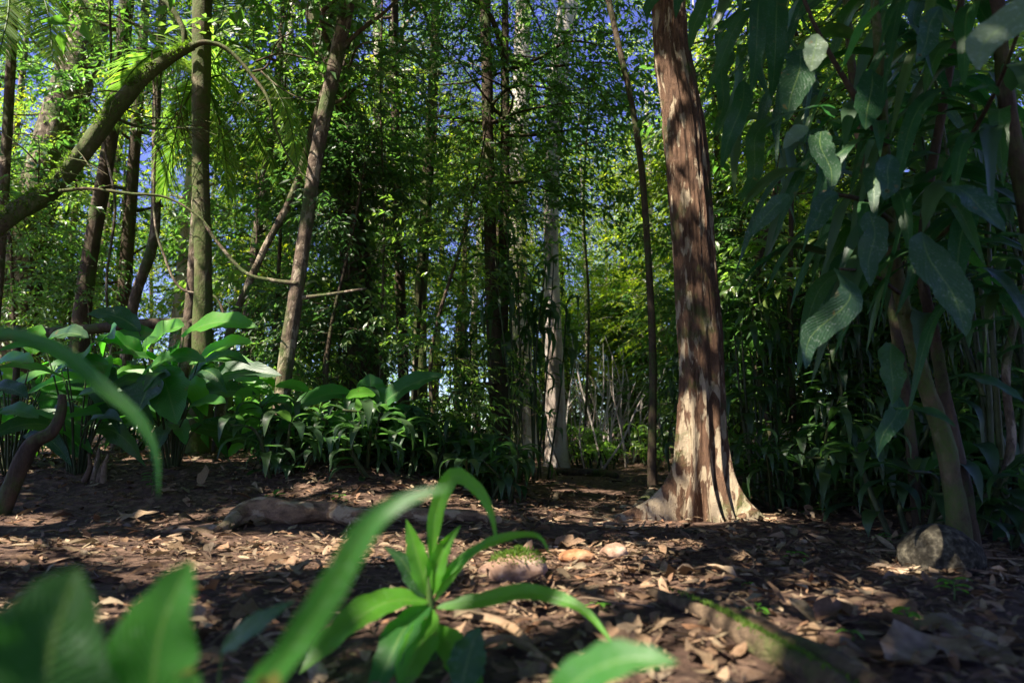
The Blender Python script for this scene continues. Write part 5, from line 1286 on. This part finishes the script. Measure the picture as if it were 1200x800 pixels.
def vines():
    def vine(label, pts, d):
        A, R_ = px_path(pts, d); mb = MB(); tube(mb, A, R_, n=70, sides=7, rough=.15)
        tag(obj('liana', mb.mesh('liana', M['bark_grey'])), label, 'vine')
    vine('loose liana hanging in a curve left of the slender grey trunk', [(178, 60, 2.5), (182, 140, 3), (181, 250, 3), (192, 298, 3), (212, 338, 3), (252, 348, 3), (266, 380, 3.5)], 6.0)
    vine('thin wavy vine between dark trunk and straight mossy trunk', [(128, -10, 3), (130, 80, 3), (122, 160, 3), (135, 240, 3), (125, 330, 3), (130, 420, 3)], 6.5)
    vine('thin straight vine hanging right of the ivy-clad trunk', [(448, -10, 2.5), (446, 120, 2.5), (450, 260, 2.5), (445, 460, 3)], 6.8)
    vine('thin vine hanging beside the pale cream trunk', [(690, 120, 2.5), (684, 240, 2.5), (690, 360, 3), (686, 500, 3)], 8.5)
    vine('dark arched liana looping down at the right edge', [(1215, 300, 9), (1180, 420, 9), (1185, 520, 10), (1165, 575, 11), (1120, 600, 12), (1085, 625, 10)], 3.4)
    vine('dark branch-like liana crossing low at the right edge', [(1230, 500, 8), (1180, 540, 8), (1140, 565, 9), (1110, 590, 8)], 3.8)
    vine('low bare liana running left of the dark twin trunks', [(520, 480, 3), (535, 455, 3), (560, 450, 4), (583, 448, 4)], 7.4)
vines()

# pale dead stems in the sunlit gap
def dead_stems():
    r = np.random.default_rng(17)
    proto = None
    for k in range(26):
        px = r.uniform(655, 745); y = r.uniform(9.5, 14); x = (px - 600) / F * y
        if proto is None:
            mb = MB(); 
            tube(mb, [[0, 0, -.05], [.06, 0, .6], [.02, .05, 1.3], [.15, 0, 2.0]], [.018, .015, .012, .004], n=24, sides=6)
            tube(mb, [[.03, .03, 1.1], [.2, .1, 1.35], [.42, .1, 1.5]], [.009, .007, .003], n=12, sides=5)
            tube(mb, [[.06, 0, .6], [-.12, -.05, .85], [-.3, 0, 1.2]], [.009, .007, .003], n=12, sides=5)
            o = proto = obj('dead_sapling', mb.mesh('dead_sapling', M['bark_pale']))
            tag(o, 'pale leafless dead sapling in the sunlit gap beyond the path', 'dead sapling', 'pale dead saplings beyond the path')
        else:
            o = proto.copy(); COL.objects.link(o)
        o.location = (x, y, float(H(x, y))); o.rotation_euler = (r.normal(0, .15), r.normal(0, .25), r.uniform(0, 6.28)); o.scale = (r.uniform(.7, 1.2),) * 3
dead_stems()

# ------------------------------------------------------------------ things lying on the litter
def floor_things():
    r = np.random.default_rng(66)
    protos = []
    for k in range(6):
        mb = curled_leaf(r, 1.0, r.uniform(.32, .5)); protos.append(mb.mesh('dead_leaf', M['dead_leaf']))
    def dl(px, py, L, yaw, label, group=None, tilt=0):
        g = G(px, py); o = obj('dead_leaf', protos[int(r.integers(6))])
        o.location = tuple(g + [0, 0, .014]); o.rotation_euler = (tilt + r.normal(0, .12), r.normal(0, .15), yaw); o.scale = (L,) * 3
        tag(o, label, 'dead leaf', group)
    dl(135, 612, .24, -1.4, 'long grey dead leaf lying flat on the left of the trail')
    dl(235, 572, .16, .1, 'pale dead leaf standing on edge on the left bank', tilt=1.2)
    dl(960, 690, .13, 1.2, 'pale lobed dead leaf on the litter in front of the right thicket')
    dl(1000, 690, .14, .4, 'curled tan dead leaf between the pale lobed leaf and the rock')
    dl(885, 640, .13, 1.4, 'yellow-brown dead leaf below the peeling trunk right roots')
    dl(470, 562, .16, 2.4, 'pale curled dead leaf in sun beside the path edge')
    for k in range(95):
        px = r.uniform(20, 1190); py = r.uniform(570, 790)
        if 380 < px < 720 and py > 690 and r.uniform() < .5: continue
        dl(px, py, r.uniform(.08, .15), r.uniform(0, 6.28), 'large curled brown dead leaf lying on the leaf litter', 'large dead leaves on the forest floor')
    tw = []
    for k in range(4):
        mb = MB(); pts = [[0, 0, 0], [.3, r.normal(0, .04), .015], [.65, r.normal(0, .06), .01], [1, r.normal(0, .08), .0]]
        tube(mb, pts, [.010, .008, .007, .003], n=20, sides=6, rough=.2)
        tube(mb, [[.55, 0, .01], [.7, .12, .03], [.8, .2, .02]], [.005, .004, .002], n=8, sides=5)
        tw.append(mb.mesh('twig', M['twig']))
    def twig(px, py, L, yaw, label, group=None):
        g = G(px, py); o = obj('twig', tw[int(r.integers(4))]); o.location = tuple(g + [0, 0, .02]); o.rotation_euler = (r.normal(0, .1), r.normal(0, .06), yaw); o.scale = (L, L, L)
        tag(o, label, 'twig', group)
    twig(1020, 650, .55, -.75, 'long thin stick lying diagonally left of the round rock')
    twig(1065, 668, .6, -.6, 'dark stick lying in front of the round rock')
    twig(250, 545, .5, .5, 'pale stick leaning on the bank at the slender trunk foot')
    for k in range(40):
        twig(r.uniform(20, 1190), r.uniform(560, 780), r.uniform(.12, .35), r.uniform(0, 6.28), 'thin brown twig lying on the leaf litter', 'twigs on the forest floor')
    # seedlings
    def seedling(px, py, h, n, label, L=.05, mat='big_bright'):
        b = G(px, py); root = thing('seedling', label, 'seedling', b)
        top = b + [r.normal(0, .01), 0, h]
        stem_part(root, b, [b - [0, 0, .01], b * .5 + top * .5 + [.004, 0, 0], top], [.003, .0025, .002], sides=6)
        mb = MB()
        for k in range(n):
            a = k * 2.4 + r.uniform(0, .6); f = .35 + .65 * (k + 1) / n
            p = b + (top - b) * f; dv = np.array([math.cos(a), math.sin(a), r.uniform(-.1, .35)])
            big_leaf(mb, [p, p + dv * L * .5, p + dv * L + [0, 0, -.012]], L * .42, nseg=6, nx=3, fold=.25, seed=k, up=(0, 0, 1))
        obj('foliage', mb.mesh('seedling_foliage', M[mat], b), root)
    seedling(928, 662, .05, 6, 'small green seedling on the litter right of the peeling trunk', .055)
    seedling(1118, 704, .06, 6, 'bright green seedling in front of the round rock', .055)
    seedling(1062, 735, .05, 5, 'green seedling above the dry palm sheath', .05)
    seedling(1036, 640, .06, 6, 'green seedling left of the round rock', .05, 'big_green')
    seedling(320, 585, .04, 4, 'small green seedling in front of the slender trunk', .08, 'big_green')
    seedling(178, 580, .14, 14, 'small leafy seedling on the bank under the blurred hanging leaf', .075, 'big_green')
    seedling(705, 716, .02, 3, 'tiny round-leaved seedling right of the tan stones', .045)
    seedling(1000, 752, .02, 3, 'tiny green sprout on the litter left of the palm sheath', .035)
    seedling(880, 725, .03, 4, 'green sprout growing beside the mossy log', .04)
    seedling(505, 555, .12, 8, 'leafy seedling by the left edge of the path', .08, 'big_green')
    seedling(880, 690, .02, 3, 'tiny sprout left of the pale lobed dead leaf', .03)
    seedling(395, 590, .05, 5, 'green seedling behind the exposed root', .06, 'big_green')
floor_things()

# ------------------------------------------------------------------ trees beside and behind the viewpoint whose crowns shade the clearing
def canopy():
    r = np.random.default_rng(99)
    specs = [((-7.4, -4.2), (-7.5, -4)), ((-3.6, -4.8), (-3.5, -4.5)), ((.6, -3.8), (0, -4.2)), ((-6.2, -.4), (-7.2, 0)), ((-2.9, -1.4), (-3.6, -.5)), ((1.2, -1.6), (0, 0)), ((-7.6, 3.4), (-7.6, 4)), ((-5.0, 2.0), (-3.7, 3.8)), ((3.6, 1.0), (.2, 3.8)), ((3.2, -3.2), (3.6, -3.0))]
    for k, ((bx, by), (cx, cy)) in enumerate(specs):
        base = np.array([bx, by, float(H(bx, by))]); hz = r.uniform(6.3, 7.4); cx += 1.2; cy += .9
        top = np.array([cx, cy, hz + 2.2])
        path = np.array([base - [0, 0, .1], base + [r.normal(0, .1), r.normal(0, .1), 3.0], np.array([bx * .5 + cx * .5, by * .5 + cy * .5, 4.8]), top])
        sp = spline(path, 50)
        limbs = limb_set(r, sp, hz - 1.6, hz + 2.0, 30, 3.0, (-.1, .3), .04)
        build_tree('canopy_tree', 'tall tree beside the viewpoint whose crown shades the clearing', 'tree', base, path, [.16, .13, .10, .03], limbs, 52, M['leaf_canopy'], M['bark_grey'], r, leaf=.20, aspect=.46, n=10, L=.8, do_carve=True, group='canopy trees around the viewpoint', spread=.5, tmin=.15)
canopy()
